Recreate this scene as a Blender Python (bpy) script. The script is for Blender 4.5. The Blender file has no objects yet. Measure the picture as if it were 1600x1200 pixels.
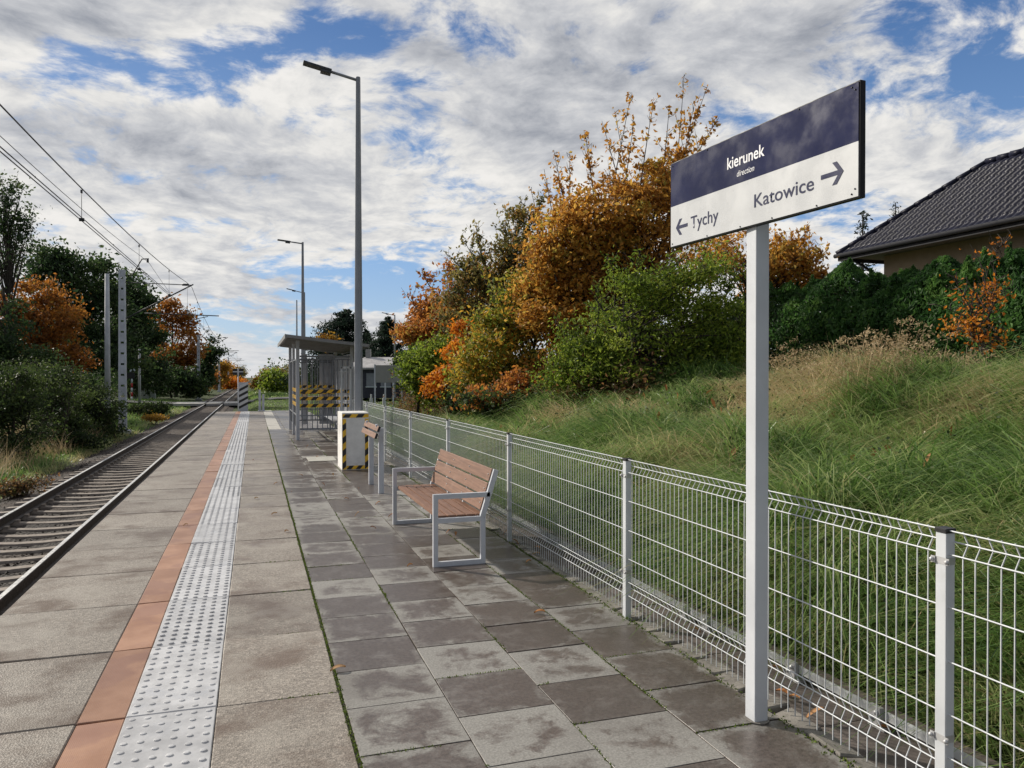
import bpy, math, random
import numpy as np
from mathutils import Vector, Matrix
R = math.radians
random.seed(7)
rng = np.random.default_rng(11)
SC = bpy.context.scene
COL = SC.collection

# ------------------------------------------------------------------ camera
F_PX, EYE, HOR = 1210.0, 1.6, 589.0
PSI = math.atan(403.4 / F_PX)
CP, SP = math.cos(PSI), math.sin(PSI)
cam_d = bpy.data.cameras.new('camera')
cam_d.sensor_width = 36
cam_d.lens = 36 * F_PX / 1600
cam_d.clip_start = 0.05
cam_d.clip_end = 5000
cam = bpy.data.objects.new('camera', cam_d)
COL.objects.link(cam)
cam.location = (0, 0, EYE)
cam.rotation_euler = (R(90) - math.atan((600 - HOR) / F_PX), 0, -PSI)
SC.camera = cam

# ------------------------------------------------------------------ light
SUN_AZ, SUN_EL = R(-42), R(30)          # azimuth measured from +Y towards +X
EXPOSURE = 0.0
SC.view_settings.view_transform = 'Standard'
SC.view_settings.look = 'None'
SC.view_settings.exposure = EXPOSURE
SC.view_settings.gamma = 1
sd = bpy.data.lights.new('sun', 'SUN')
sd.energy = 5.0
sd.angle = R(1.5)
sd.color = (1.0, 0.93, 0.82)
so = bpy.data.objects.new('sun', sd)
COL.objects.link(so)
sun_dir = Vector((math.sin(SUN_AZ) * math.cos(SUN_EL), math.cos(SUN_AZ) * math.cos(SUN_EL), math.sin(SUN_EL)))
so.rotation_euler = sun_dir.to_track_quat('Z', 'Y').to_euler()
so.location = (-20, 20, 30)


def pxdir(px, py):
    """world direction of a photo pixel (1600x1200), for placing clouds on the sky"""
    xc, yc = (px - 800) / F_PX, (HOR - py) / F_PX
    v = Vector((xc * CP + SP, -xc * SP + CP, yc))
    return v.normalized()


class NT:
    """small node-tree helper"""
    def __init__(self, nt):
        self.nt = nt
        self.nt.nodes.clear()

    def n(self, kind, **kw):
        nd = self.nt.nodes.new(kind)
        ins = kw.pop('i', {})
        for k, v in kw.items():
            setattr(nd, k, v)
        for k, v in ins.items():
            s = nd.inputs[k]
            if isinstance(v, bpy.types.NodeSocket):
                self.nt.links.new(v, s)
            else:
                s.default_value = v
        return nd

    def math(self, op, a, b=None, c=None, clamp=False):
        i = {0: a}
        if b is not None:
            i[1] = b
        if c is not None:
            i[2] = c
        return self.n('ShaderNodeMath', operation=op, use_clamp=clamp, i=i).outputs[0]

    def vmath(self, op, a, b=None):
        i = {0: a}
        if b is not None:
            i[1] = b
        return self.n('ShaderNodeVectorMath', operation=op, i=i).outputs[0]

    def noise(self, vec, scale, detail=4, rough=0.55, dist=0.0):
        return self.n('ShaderNodeTexNoise', i={'Vector': vec, 'Scale': scale, 'Detail': detail, 'Roughness': rough,
                                               'Distortion': dist}).outputs['Fac']

    def rng(self, v, a, b, c=0.0, d=1.0, smooth=True):
        return self.n('ShaderNodeMapRange', interpolation_type='SMOOTHSTEP' if smooth else 'LINEAR',
                      i={'Value': v, 'From Min': a, 'From Max': b, 'To Min': c, 'To Max': d}).outputs[0]

    def mix(self, f, a, b, blend='MIX'):
        nd = self.n('ShaderNodeMix', data_type='RGBA', blend_type=blend)
        for k, v in ((0, f), (6, a), (7, b)):
            if isinstance(v, bpy.types.NodeSocket):
                self.nt.links.new(v, nd.inputs[k])
            else:
                nd.inputs[k].default_value = (*v, 1) if k and len(v) == 3 else v
        return nd.outputs[2]

    def ramp(self, f, stops, interp='LINEAR'):
        nd = self.n('ShaderNodeValToRGB', i={0: f})
        cr = nd.color_ramp
        cr.interpolation = interp
        while len(cr.elements) < len(stops):
            cr.elements.new(0.5)
        for e, (p, c) in zip(cr.elements, stops):
            e.position = p
            e.color = (*c, 1) if len(c) == 3 else c
        return nd.outputs[0]


# ------------------------------------------------------------------ sky
world = bpy.data.worlds.new('World')
SC.world = world
world.use_nodes = True
W = NT(world.node_tree)
SKY_K = 0.10
sky = W.n('ShaderNodeTexSky', sky_type='NISHITA', sun_disc=False, sun_elevation=SUN_EL, sun_rotation=SUN_AZ,
          altitude=200, air_density=1.0, dust_density=0.6, ozone_density=2.5)
gen = W.n('ShaderNodeTexCoord').outputs['Generated']
sep = W.n('ShaderNodeSeparateXYZ', i={0: gen})
el = W.math('MAXIMUM', sep.outputs[2], 0.0)
den = W.math('ADD', el, 0.22)
pv = W.n('ShaderNodeCombineXYZ', i={0: W.math('DIVIDE', sep.outputs[0], den), 1: W.math('DIVIDE', sep.outputs[1], den), 2: 0.0}).outputs[0]


def cloud_plane(px, py):
    d = pxdir(px, py)
    k = max(d.z, 0) + 0.22
    return (d.x / k, d.y / k)


def spot(px, py, rx, ry, rot=0.0):
    """soft spot on the cloud layer centred where the photo has a gap / a dark cloud; radii in layer units"""
    cx, cy = cloud_plane(px, py)
    m = W.n('ShaderNodeMapping', vector_type='TEXTURE', i={'Vector': pv, 'Location': (cx, cy, 0), 'Rotation': (0, 0, rot), 'Scale': (rx * 0.75, ry * 0.75, 1)})
    ln = W.n('ShaderNodeVectorMath', operation='LENGTH', i={0: m.outputs[0]}).outputs['Value']
    return W.rng(ln, 1.0, 0.0)


def addall(lst):
    a = lst[0]
    for b in lst[1:]:
        a = W.math('ADD', a, b)
    return a


wn = W.n('ShaderNodeTexNoise', i={'Vector': pv, 'Scale': 1.7, 'Detail': 4.0}).outputs['Color']
warp = W.vmath('ADD', pv, W.n('ShaderNodeVectorMath', operation='SCALE', i={0: wn, 'Scale': 0.26}).outputs[0])
warp_s = W.vmath('ADD', warp, (0.065 * math.sin(SUN_AZ), 0.065 * math.cos(SUN_AZ), 0.0))    # the same layer a step nearer the sun
big = W.noise(warp, 1.2, 3, 0.5)
mid = W.noise(warp, 4.0, 12, 0.63, 0.2)
mid_s = W.noise(warp_s, 4.0, 12, 0.63, 0.2)
puff = W.noise(warp, 10.0, 8, 0.62, 0.2)
puff_s = W.noise(warp_s, 10.0, 8, 0.62, 0.2)
gaps = addall([spot(1520, 60, 0.6, 0.4, 0.5), spot(1400, 180, 0.3, 0.22), spot(1590, 130, 0.4, 0.22), spot(410, 85, 0.30, 0.17), spot(1300, 330, 0.5, 0.25), spot(300, 145, 0.22, 0.16),
               spot(520, 50, 0.25, 0.15), spot(560, 425, 0.9, 0.6), spot(300, 350, 0.6, 0.25), spot(660, 450, 0.7, 0.5), spot(130, 85, 0.2, 0.15),
               spot(1110, 300, 0.35, 0.2), spot(400, 530, 1.0, 1.0), spot(520, 470, 0.8, 0.35), spot(760, 60, 0.2, 0.15), spot(620, 110, 0.2, 0.15)])
cov = addall([W.math('MULTIPLY', big, 0.34), W.math('MULTIPLY', mid, 0.60), W.math('MULTIPLY', puff, 0.26), W.math('MULTIPLY', gaps, -0.13)])
cover = W.rng(cov, 0.44, 0.56)
thick = W.rng(cov, 0.46, 0.72, smooth=False)
darks = addall([spot(190, 230, 0.6, 0.42), spot(430, 270, 0.4, 0.22), spot(110, 40, 0.4, 0.25), spot(760, 190, 0.5, 0.4),
                spot(640, 60, 0.4, 0.3), spot(960, 90, 0.6, 0.35), spot(440, 480, 0.6, 0.8), spot(1250, 60, 0.5, 0.3)])
lit = W.math('ADD', W.math('MULTIPLY', W.math('SUBTRACT', mid, mid_s), 1.7), W.math('MULTIPLY', W.math('SUBTRACT', puff, puff_s), 0.55))
bright = addall([W.math('ADD', lit, 0.95), W.math('MULTIPLY', thick, -0.34), W.math('MULTIPLY', darks, -0.34), W.math('MULTIPLY', W.math('SUBTRACT', big, 0.5), -0.5)])
ccol = W.ramp(bright, [(0.0, (2.2, 2.45, 3.0)), (0.3, (3.7, 3.9, 4.35)), (0.6, (5.8, 5.9, 6.15)), (0.85, (7.9, 7.8, 7.6)), (1.0, (8.8, 8.6, 8.3))])
low = W.rng(el, 0.0, 0.13, 0.6, 0.0)
skyc = W.mix(0.62, sky.outputs[0], W.ramp(el, [(0.0, (4.3, 5.8, 7.9)), (0.15, (2.3, 4.3, 7.9)), (0.40, (0.6, 1.7, 4.4))]))
ccol = W.mix(low, ccol, (6.4, 6.6, 7.0))
back = W.rng(sep.outputs[1], 0.25, -0.35)              # grey cloud added out of view behind the camera, shading faces turned to it
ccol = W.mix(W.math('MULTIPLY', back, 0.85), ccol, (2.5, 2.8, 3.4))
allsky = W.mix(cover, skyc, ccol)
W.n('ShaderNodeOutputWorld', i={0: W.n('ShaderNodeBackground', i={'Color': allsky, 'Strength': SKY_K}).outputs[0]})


# ------------------------------------------------------------------ helpers
def at(px, zc, py=None, z=None):
    """real place of a photo pixel at depth zc metres from the lens"""
    xc = (px - 800) / F_PX * zc
    zz = z if z is not None else EYE + (HOR - py) * zc / F_PX
    return Vector((xc * CP + zc * SP, -xc * SP + zc * CP, zz))


def tag(o, label=None, cat=None, group=None, kind=None):
    if label: o['label'] = label
    if cat: o['category'] = cat
    if group: o['group'] = group
    if kind: o['kind'] = kind
    return o


def empty(name, loc, label, cat, group=None, rz=0.0):
    o = bpy.data.objects.new(name, None)
    COL.objects.link(o)
    o.location = loc
    o.rotation_euler = (0, 0, rz)
    o.empty_display_size = 0.1
    return tag(o, label, cat, group)


class MB:
    def __init__(self):
        self.v, self.f, self.m, self.s = [], [], [], []

    def add(self, vs, fs, mi=0, smooth=False):
        b = len(self.v)
        self.v += [tuple(x) for x in vs]
        for f in fs:
            self.f.append([b + k for k in f])
            self.m.append(mi)
            self.s.append(smooth)

    def box(self, lo, hi, mi=0, M=None, ch=0.0):
        (x0, y0, z0), (x1, y1, z1) = lo, hi
        if ch <= 0:
            vs = [Vector(p) for p in ((x0, y0, z0), (x1, y0, z0), (x1, y1, z0), (x0, y1, z0), (x0, y0, z1), (x1, y0, z1), (x1, y1, z1), (x0, y1, z1))]
            fs = [(0, 3, 2, 1), (4, 5, 6, 7), (0, 1, 5, 4), (1, 2, 6, 5), (2, 3, 7, 6), (3, 0, 4, 7)]
        else:
            bm = bmesh_box(lo, hi, ch)
            vs, fs = bm
            vs = [Vector(p) for p in vs]
        if M is not None:
            vs = [M @ p for p in vs]
        self.add(vs, fs, mi)

    def tube(self, pts, rad, n=6, mi=0, caps=True, smooth=True):
        pts = [Vector(p) for p in pts]
        rs = rad if isinstance(rad, (list, tuple)) else [rad] * len(pts)
        vs, fs = [], []
        ref = None
        for k, p in enumerate(pts):
            if k == 0: d = pts[1] - p
            elif k == len(pts) - 1: d = p - pts[k - 1]
            else: d = (pts[k + 1] - p).normalized() + (p - pts[k - 1]).normalized()
            d.normalize()
            if ref is None:
                ref = Vector((0, 0, 1)) if abs(d.z) < 0.9 else Vector((1, 0, 0))
                ref = (ref - d * ref.dot(d)).normalized()
            else:
                q = ref - d * ref.dot(d)
                if q.length > 1e-4: ref = q.normalized()
            b = d.cross(ref)
            for j in range(n):
                a = 2 * math.pi * (j + 0.5) / n
                vs.append(p + (ref * math.cos(a) + b * math.sin(a)) * rs[k])
        for k in range(len(pts) - 1):
            for j in range(n):
                j2 = (j + 1) % n
                fs.append((k * n + j, k * n + j2, (k + 1) * n + j2, (k + 1) * n + j))
        self.add(vs, fs, mi, smooth)
        if caps:
            b = len(self.v) - len(vs)
            self.f.append([b + j for j in range(n)][::-1]); self.m.append(mi); self.s.append(False)
            self.f.append([b + (len(pts) - 1) * n + j for j in range(n)]); self.m.append(mi); self.s.append(False)

    def bar(self, a, b, w, h, up=(0, 0, 1), mi=0, ch=0.0):
        """rectangular bar from a to b; w across, h along 'up'"""
        a, b = Vector(a), Vector(b)
        d = b - a
        L = d.length
        d.normalize()
        u = Vector(up)
        u = (u - d * u.dot(d)).normalized()
        s = d.cross(u)
        M = Matrix(((d.x, s.x, u.x, a.x), (d.y, s.y, u.y, a.y), (d.z, s.z, u.z, a.z), (0, 0, 0, 1)))
        self.box((0, -w / 2, -h / 2), (L, w / 2, h / 2), mi, M, ch)

    def prism(self, poly, z0, z1, mi=0, M=None):
        n = len(poly)
        vs = [Vector((x, y, z0)) for x, y in poly] + [Vector((x, y, z1)) for x, y in poly]
        if M is not None: vs = [M @ p for p in vs]
        fs = [tuple(range(n))[::-1], tuple(range(n, 2 * n))] + [(k, (k + 1) % n, n + (k + 1) % n, n + k) for k in range(n)]
        self.add(vs, fs, mi)

    def ball(self, c, r, n=8, m=5, mi=0, half=False, sz=1.0):
        c = Vector(c)
        vs, fs = [], []
        a0 = 0 if half else -math.pi / 2
        for i in range(m + 1):
            a = a0 + (math.pi / 2 - a0) * i / m
            for j in range(n):
                b = 2 * math.pi * j / n
                vs.append(c + Vector((r * math.cos(a) * math.cos(b), r * math.cos(a) * math.sin(b), r * sz * math.sin(a))))
        for i in range(m):
            for j in range(n):
                fs.append((i * n + j, i * n + (j + 1) % n, (i + 1) * n + (j + 1) % n, (i + 1) * n + j))
        self.add(vs, fs, mi, True)

    def build(self, name, mats, parent=None, label=None, cat=None, group=None, kind=None, loc=None):
        me = bpy.data.meshes.new(name)
        vs = self.v
        if loc is not None:
            vs = [(x - loc[0], y - loc[1], z - loc[2]) for x, y, z in vs]
        me.from_pydata(vs, [], self.f)
        for m in (mats if isinstance(mats, (list, tuple)) else [mats]):
            me.materials.append(m)
        me.polygons.foreach_set('material_index', self.m)
        me.polygons.foreach_set('use_smooth', self.s)
        me.update()
        o = bpy.data.objects.new(name, me)
        COL.objects.link(o)
        if loc is not None: o.location = loc
        if parent is not None: o.parent = parent
        return tag(o, label, cat, group, kind)


def bmesh_box(lo, hi, ch):
    import bmesh
    bm = bmesh.new()
    bmesh.ops.create_cube(bm, size=1)
    lo, hi = Vector(lo), Vector(hi)
    for v in bm.verts:
        v.co = Vector(((v.co.x + .5) * (hi.x - lo.x) + lo.x, (v.co.y + .5) * (hi.y - lo.y) + lo.y, (v.co.z + .5) * (hi.z - lo.z) + lo.z))
    bmesh.ops.bevel(bm, geom=bm.edges[:], offset=ch, segments=2, affect='EDGES', profile=0.7)
    bm.verts.index_update()
    r = [tuple(v.co) for v in bm.verts], [tuple(v.index for v in f.verts) for f in bm.faces]
    bm.free()
    return r


def np_mesh(name, verts, faces, mats, parent=None, tint=None, uv=None, smooth=False, loc=None, **t):
    verts = np.asarray(verts, np.float32)
    faces = np.asarray(faces, np.int32)
    k = faces.shape[1]
    if loc is not None:
        verts = verts - np.asarray(loc, np.float32)
    me = bpy.data.meshes.new(name)
    me.vertices.add(len(verts))
    me.vertices.foreach_set('co', verts.ravel())
    me.loops.add(faces.size)
    me.loops.foreach_set('vertex_index', faces.ravel())
    me.polygons.add(len(faces))
    me.polygons.foreach_set('loop_start', np.arange(0, faces.size, k, dtype=np.int32))
    me.polygons.foreach_set('loop_total', np.full(len(faces), k, np.int32))
    me.polygons.foreach_set('use_smooth', np.full(len(faces), smooth, bool))
    me.update(calc_edges=True)
    for m in (mats if isinstance(mats, (list, tuple)) else [mats]):
        me.materials.append(m)
    if tint is not None:
        a = me.attributes.new('tint', 'FLOAT', 'FACE')
        a.data.foreach_set('value', np.asarray(tint, np.float32))
    if uv is not None:
        l = me.uv_layers.new(name='UVMap')
        l.data.foreach_set('uv', np.asarray(uv, np.float32).ravel())
    o = bpy.data.objects.new(name, me)
    COL.objects.link(o)
    if loc is not None: o.location = loc
    if parent is not None: o.parent = parent
    return tag(o, **t)


def copy_thing(o, parent=None):
    c = o.copy()
    COL.objects.link(c)
    if parent is not None: c.parent = parent
    for ch in list(o.children):
        copy_thing(ch, c)
    return c


def vnoise(x, y, scale, seed=0):
    """smooth 2-D value noise in numpy"""
    g = np.random.default_rng(seed).random((256, 256))
    x, y = np.asarray(x) * scale + 500, np.asarray(y) * scale + 500
    xi, yi = np.floor(x).astype(int), np.floor(y).astype(int)
    fx, fy = x - xi, y - yi
    fx, fy = fx * fx * (3 - 2 * fx), fy * fy * (3 - 2 * fy)
    a, b, c, d = g[xi % 256, yi % 256], g[(xi + 1) % 256, yi % 256], g[xi % 256, (yi + 1) % 256], g[(xi + 1) % 256, (yi + 1) % 256]
    return (a * (1 - fx) + b * fx) * (1 - fy) + (c * (1 - fx) + d * fx) * fy


# ------------------------------------------------------------------ materials
def new_mat(name):
    m = bpy.data.materials.new(name)
    m.use_nodes = True
    return m, NT(m.node_tree)


def finish(t, col, rough=0.6, metal=0.0, bump=None, bstr=0.3, bdist=0.01, spec=0.5, coat=0.0):
    i = {'Base Color': col, 'Roughness': rough, 'Metallic': metal, 'Specular IOR Level': spec, 'Coat Weight': coat}
    if isinstance(col, tuple): i['Base Color'] = (*col, 1)
    if bump is not None:
        i['Normal'] = t.n('ShaderNodeBump', i={'Height': bump, 'Strength': bstr, 'Distance': bdist}).outputs[0]
    b = t.n('ShaderNodeBsdfPrincipled', i=i)
    t.n('ShaderNodeOutputMaterial', i={0: b.outputs[0]})


def plain(name, c, rough=0.5, metal=0.0, var=0.15, scale=6.0, bump=0.1, spec=0.5, dirt=None):
    m, t = new_mat(name)
    p = t.n('ShaderNodeNewGeometry').outputs['Position']
    n = t.noise(p, scale, 6, 0.6)
    lo = tuple(x * (1 - var) for x in c)
    hi = tuple(min(1, x * (1 + var)) for x in c)
    col = t.mix(t.rng(n, 0.3, 0.7), lo, hi)
    if dirt:
        col = t.mix(t.math('MULTIPLY', t.rng(t.noise(p, scale * 0.7, 8, 0.7), 0.52, 0.75), dirt[1]), col, dirt[0])
    rr = t.rng(t.noise(p, scale * 2.3, 4), 0.3, 0.7, max(0.05, rough - 0.1), min(1, rough + 0.1))
    finish(t, col, rr, metal, t.noise(p, scale * 12, 3), bump, 0.004, spec)
    return m


M = {}
M['galv'] = plain('painted_steel', (0.53, 0.55, 0.60), 0.42, 0.0, 0.06, 5, 0.05, dirt=((0.25, 0.22, 0.17), 0.25))
M['post'] = plain('sign_post_paint', (0.60, 0.62, 0.65), 0.38, 0.0, 0.04, 4, 0.03, dirt=((0.35, 0.32, 0.26), 0.2))
M['fence'] = plain('fence_paint', (0.58, 0.60, 0.62), 0.38, 0.0, 0.05, 7, 0.03, dirt=((0.3, 0.3, 0.24), 0.25))
M['bolt'] = plain('zinc_bolt', (0.5, 0.5, 0.5), 0.5, 0.5, 0.1, 20, 0.05)
M['black'] = plain('black_plastic', (0.018, 0.018, 0.02), 0.4, 0, 0.2, 9)
M['lampgrey'] = plain('lamp_grey', (0.25, 0.265, 0.295), 0.45, 0.0, 0.1, 4, 0.05)
M['lamphead'] = plain('lamp_head_grey', (0.045, 0.048, 0.055), 0.45, 0.1, 0.1, 9)
M['benchpaint'] = plain('bench_frame_paint', (0.58, 0.60, 0.64), 0.36, 0, 0.05, 8, 0.03)
M['navy'] = plain('sign_navy', (0.016, 0.019, 0.062), 0.2, 0, 0.15, 3, 0.02, spec=0.28)
M['white'] = plain('sign_white', (0.58, 0.59, 0.60), 0.30, 0, 0.03, 3, 0.02, dirt=((0.5, 0.48, 0.42), 0.15))
M['letterwhite'] = plain('letter_white', (0.8, 0.8, 0.82), 0.4, 0, 0.02)
M['letternavy'] = plain('letter_navy', (0.018, 0.022, 0.07), 0.4, 0, 0.05, spec=0.2)
M['yellow'] = plain('hazard_yellow', (0.90, 0.52, 0.03), 0.45, 0, 0.12, 9, 0.05, dirt=((0.3, 0.2, 0.1), 0.3))
M['hblack'] = plain('hazard_black', (0.02, 0.02, 0.022), 0.5, 0, 0.2, 9)
M['wrapwhite'] = plain('weathered_white_board', (0.78, 0.765, 0.735), 0.65, 0, 0.08, 6, 0.15, dirt=((0.30, 0.26, 0.2), 0.45))
M['mast'] = plain('mast_steel', (0.52, 0.54, 0.58), 0.5, 0.1, 0.12, 3, 0.1)
M['concretepole'] = plain('pole_concrete', (0.45, 0.46, 0.49), 0.8, 0, 0.12, 2, 0.2)
M['wire'] = plain('wire_dark', (0.035, 0.035, 0.04), 0.5, 0.3)
M['railside'] = plain('rail_rust', (0.030, 0.021, 0.017), 0.6, 0.2, 0.35, 14, 0.3)
M['railtop'] = plain('rail_top', (0.8, 0.79, 0.77), 0.33, 0.4, 0.08, 10, 0.05)
M['sleeper'] = plain('sleeper_concrete', (0.23, 0.195, 0.165), 0.85, 0, 0.2, 8, 0.4, dirt=((0.1, 0.07, 0.055), 0.6))
M['shelter'] = plain('shelter_steel', (0.47, 0.49, 0.53), 0.45, 0.1, 0.08, 4, 0.05)
M['shelterdark'] = plain('shelter_dark', (0.21, 0.225, 0.25), 0.5, 0.1, 0.1, 4)
M['roofsheet'] = plain('shelter_roof', (0.23, 0.23, 0.23), 0.6, 0.1, 0.12, 3, 0.1, dirt=((0.12, 0.11, 0.1), 0.5))
M['stucco'] = plain('house_stucco', (0.40, 0.31, 0.235), 0.9, 0, 0.06, 5, 0.3)
M['fascia'] = plain('roof_fascia', (0.013, 0.013, 0.016), 0.5, 0, 0.1, spec=0.2)
M['soffit'] = plain('roof_soffit', (0.12, 0.11, 0.11), 0.7, 0, 0.1)
M['rooftile'] = plain('glazed_tile', (0.012, 0.013, 0.026), 0.38, 0.0, 0.25, 5, 0.05, spec=0.10)
M['garage'] = plain('garage_wall', (0.03, 0.032, 0.05), 0.6, 0, 0.2, 3)
M['garageroof'] = plain('garage_roof', (0.38, 0.37, 0.37), 0.7, 0, 0.2, 2, dirt=((0.15, 0.14, 0.14), 0.6))
M['boardgrey'] = plain('board_back', (0.27, 0.265, 0.25), 0.6, 0, 0.05, 3)
M['red'] = plain('signal_red', (0.45, 0.02, 0.02), 0.5, 0, 0.1)
M['offwhite'] = plain('cabinet_white', (0.56, 0.62, 0.64), 0.55, 0, 0.08, 4, dirt=((0.3, 0.3, 0.26), 0.4))
M['platwall'] = plain('platform_wall_concrete', (0.22, 0.21, 0.20), 0.9, 0, 0.2, 3, 0.4)
M['asphalt'] = plain('asphalt', (0.075, 0.075, 0.075), 0.85, 0, 0.2, 5, 0.4)
M['crossing'] = plain('crossing_concrete', (0.40, 0.39, 0.37), 0.8, 0, 0.1, 3)
M['kerb'] = plain('edging_concrete', (0.19, 0.175, 0.155), 0.85, 0, 0.35, 7, 0.5, dirt=((0.06, 0.06, 0.035), 0.7))
M['channel'] = plain('channel_concrete', (0.115, 0.095, 0.085), 0.85, 0, 0.3, 5, 0.5, dirt=((0.035, 0.03, 0.02), 0.6))
M['stripgalv'] = plain('galvanised_strip', (0.55, 0.57, 0.58), 0.42, 0.4, 0.15, 9, dirt=((0.2, 0.17, 0.13), 0.5))
M['hatch'] = plain('hatch_concrete', (0.38, 0.37, 0.33), 0.8, 0, 0.12, 7, 0.3)


def mat_wood():
    m, t = new_mat('bench_timber')
    p = t.n('ShaderNodeTexCoord').outputs['Object']
    mp = t.n('ShaderNodeMapping', i={'Vector': p, 'Scale': (30, 1.2, 30)}).outputs[0]
    g = t.noise(mp, 2.2, 6, 0.6, 0.3)
    gg = t.noise(p, 7, 3)
    c = t.mix(t.rng(g, 0.3, 0.7), (0.15, 0.072, 0.042), (0.25, 0.125, 0.075))
    c = t.mix(t.math('MULTIPLY', t.rng(gg, 0.5, 0.8), 0.35), c, (0.36, 0.24, 0.18))
    finish(t, c, 0.5, 0, g, 0.25, 0.002)
    return m


def mat_slab(light=1.0, name='exposed_aggregate_slab'):
    m, t = new_mat(name)
    p = t.n('ShaderNodeNewGeometry').outputs['Position']
    rnd = t.n('ShaderNodeAttribute', attribute_name='tint').outputs['Fac']
    v = t.n('ShaderNodeTexVoronoi', i={'Vector': p, 'Scale': 115.0})
    peb = t.ramp(t.n('ShaderNodeSeparateColor', i={0: v.outputs['Color']}).outputs[0],
                 [(0.0, (0.085, 0.075, 0.066)), (0.35, (0.19, 0.172, 0.155)), (0.7, (0.30, 0.275, 0.25)), (1.0, (0.50, 0.46, 0.42))])
    base = t.mix(t.rng(t.noise(p, 260, 3), 0.35, 0.65), (0.16, 0.145, 0.13), (0.27, 0.25, 0.225))
    c = t.mix(0.55, base, peb)
    off = t.n('ShaderNodeCombineXYZ', i={0: t.math('MULTIPLY', rnd, 37.0), 1: t.math('MULTIPLY', rnd, 19.0), 2: 0.0}).outputs[0]
    q = t.vmath('ADD', p, off)
    st = t.rng(t.noise(q, 1.7, 7, 0.62, 0.4), 0.46, 0.66)
    c = t.mix(t.math('MULTIPLY', st, 0.8), c, (0.118, 0.078, 0.052))
    dry = t.rng(t.noise(q, 2.6, 6, 0.6), 0.48, 0.66)
    c = t.mix(t.math('MULTIPLY', dry, 0.45), c, (0.34, 0.325, 0.30))
    k = t.math('ADD', t.math('MULTIPLY', rnd, 0.3), 0.78 * light)
    c = t.mix(1.0, c, t.n('ShaderNodeCombineColor', i={0: k, 1: t.math('MULTIPLY', k, 0.95), 2: t.math('MULTIPLY', k, 0.885)}).outputs[0], 'MULTIPLY')
    r = t.math('SUBTRACT', 0.52, t.math('MULTIPLY', st, 0.18))
    finish(t, c, r, 0, v.outputs['Distance'], 0.5, 0.004)
    return m


def mat_tile():
    m, t = new_mat('wet_paving_tile')
    p = t.n('ShaderNodeNewGeometry').outputs['Position']
    rnd = t.n('ShaderNodeAttribute', attribute_name='tint').outputs['Fac']
    uv = t.n('ShaderNodeTexCoord').outputs['UV']
    s = t.n('ShaderNodeSeparateXYZ', i={0: uv})
    ex = t.math('MINIMUM', s.outputs[0], t.math('SUBTRACT', 1.0, s.outputs[0]))
    ey = t.math('MINIMUM', s.outputs[1], t.math('SUBTRACT', 1.0, s.outputs[1]))
    edge = t.rng(t.math('MINIMUM', ex, ey), 0.0, 0.22)
    off = t.n('ShaderNodeCombineXYZ', i={0: t.math('MULTIPLY', rnd, 91.0), 1: t.math('MULTIPLY', rnd, 53.0), 2: 0.0}).outputs[0]
    q = t.vmath('ADD', p, off)
    n1 = t.math('ADD', t.math('MULTIPLY', t.noise(q, 4.6, 8, 0.70, 0.6), 0.72), t.math('MULTIPLY', t.noise(q, 19, 9, 0.75), 0.28))
    r2 = t.n('ShaderNodeTexWhiteNoise', noise_dimensions='1D', i={'W': t.math('MULTIPLY', rnd, 777.0)}).outputs['Value']
    wetv = t.math('ADD', t.math('ADD', n1, t.math('MULTIPLY', edge, 0.13)), t.math('MULTIPLY', t.math('SUBTRACT', r2, 0.36), 0.26))
    wet = t.rng(wetv, 0.49, 0.64)
    dry = t.mix(t.rng(t.noise(p, 90, 4, 0.7), 0.3, 0.7), (0.17, 0.163, 0.150), (0.285, 0.272, 0.25))
    wc = t.mix(t.rng(t.noise(p, 45, 5, 0.7), 0.3, 0.7), (0.058, 0.044, 0.037), (0.125, 0.098, 0.084))
    wc = t.mix(t.math('MULTIPLY', t.rng(t.noise(q, 7, 9, 0.75, 0.4), 0.47, 0.7), 0.75), wc, (0.19, 0.17, 0.155))
    c = t.mix(wet, dry, wc)
    c = t.mix(t.math('MULTIPLY', t.rng(t.noise(p, 210, 3, 0.8), 0.60, 0.72), 0.5), c, (0.33, 0.31, 0.285))
    c = t.mix(t.math('MULTIPLY', t.rng(t.noise(p, 160, 3, 0.8), 0.62, 0.74), 0.6), c, (0.035, 0.03, 0.026))
    c = t.mix(t.math('MULTIPLY', t.rng(t.noise(p, 0.7, 6, 0.65), 0.48, 0.62), 0.38), c, (0.07, 0.058, 0.05))
    c = t.mix(t.math('MULTIPLY', t.rng(t.noise(q, 24, 7, 0.7), 0.56, 0.78), 0.5), c, (0.05, 0.045, 0.035))
    k = t.math('ADD', t.math('MULTIPLY', r2, -0.25), 1.08)
    c = t.mix(1.0, c, t.n('ShaderNodeCombineColor', i={0: k, 1: k, 2: k}).outputs[0], 'MULTIPLY')
    r = t.rng(wet, 0, 1, 0.58, 0.33)
    finish(t, c, r, 0, t.noise(p, 140, 5, 0.7), 0.35, 0.003)
    return m


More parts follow.
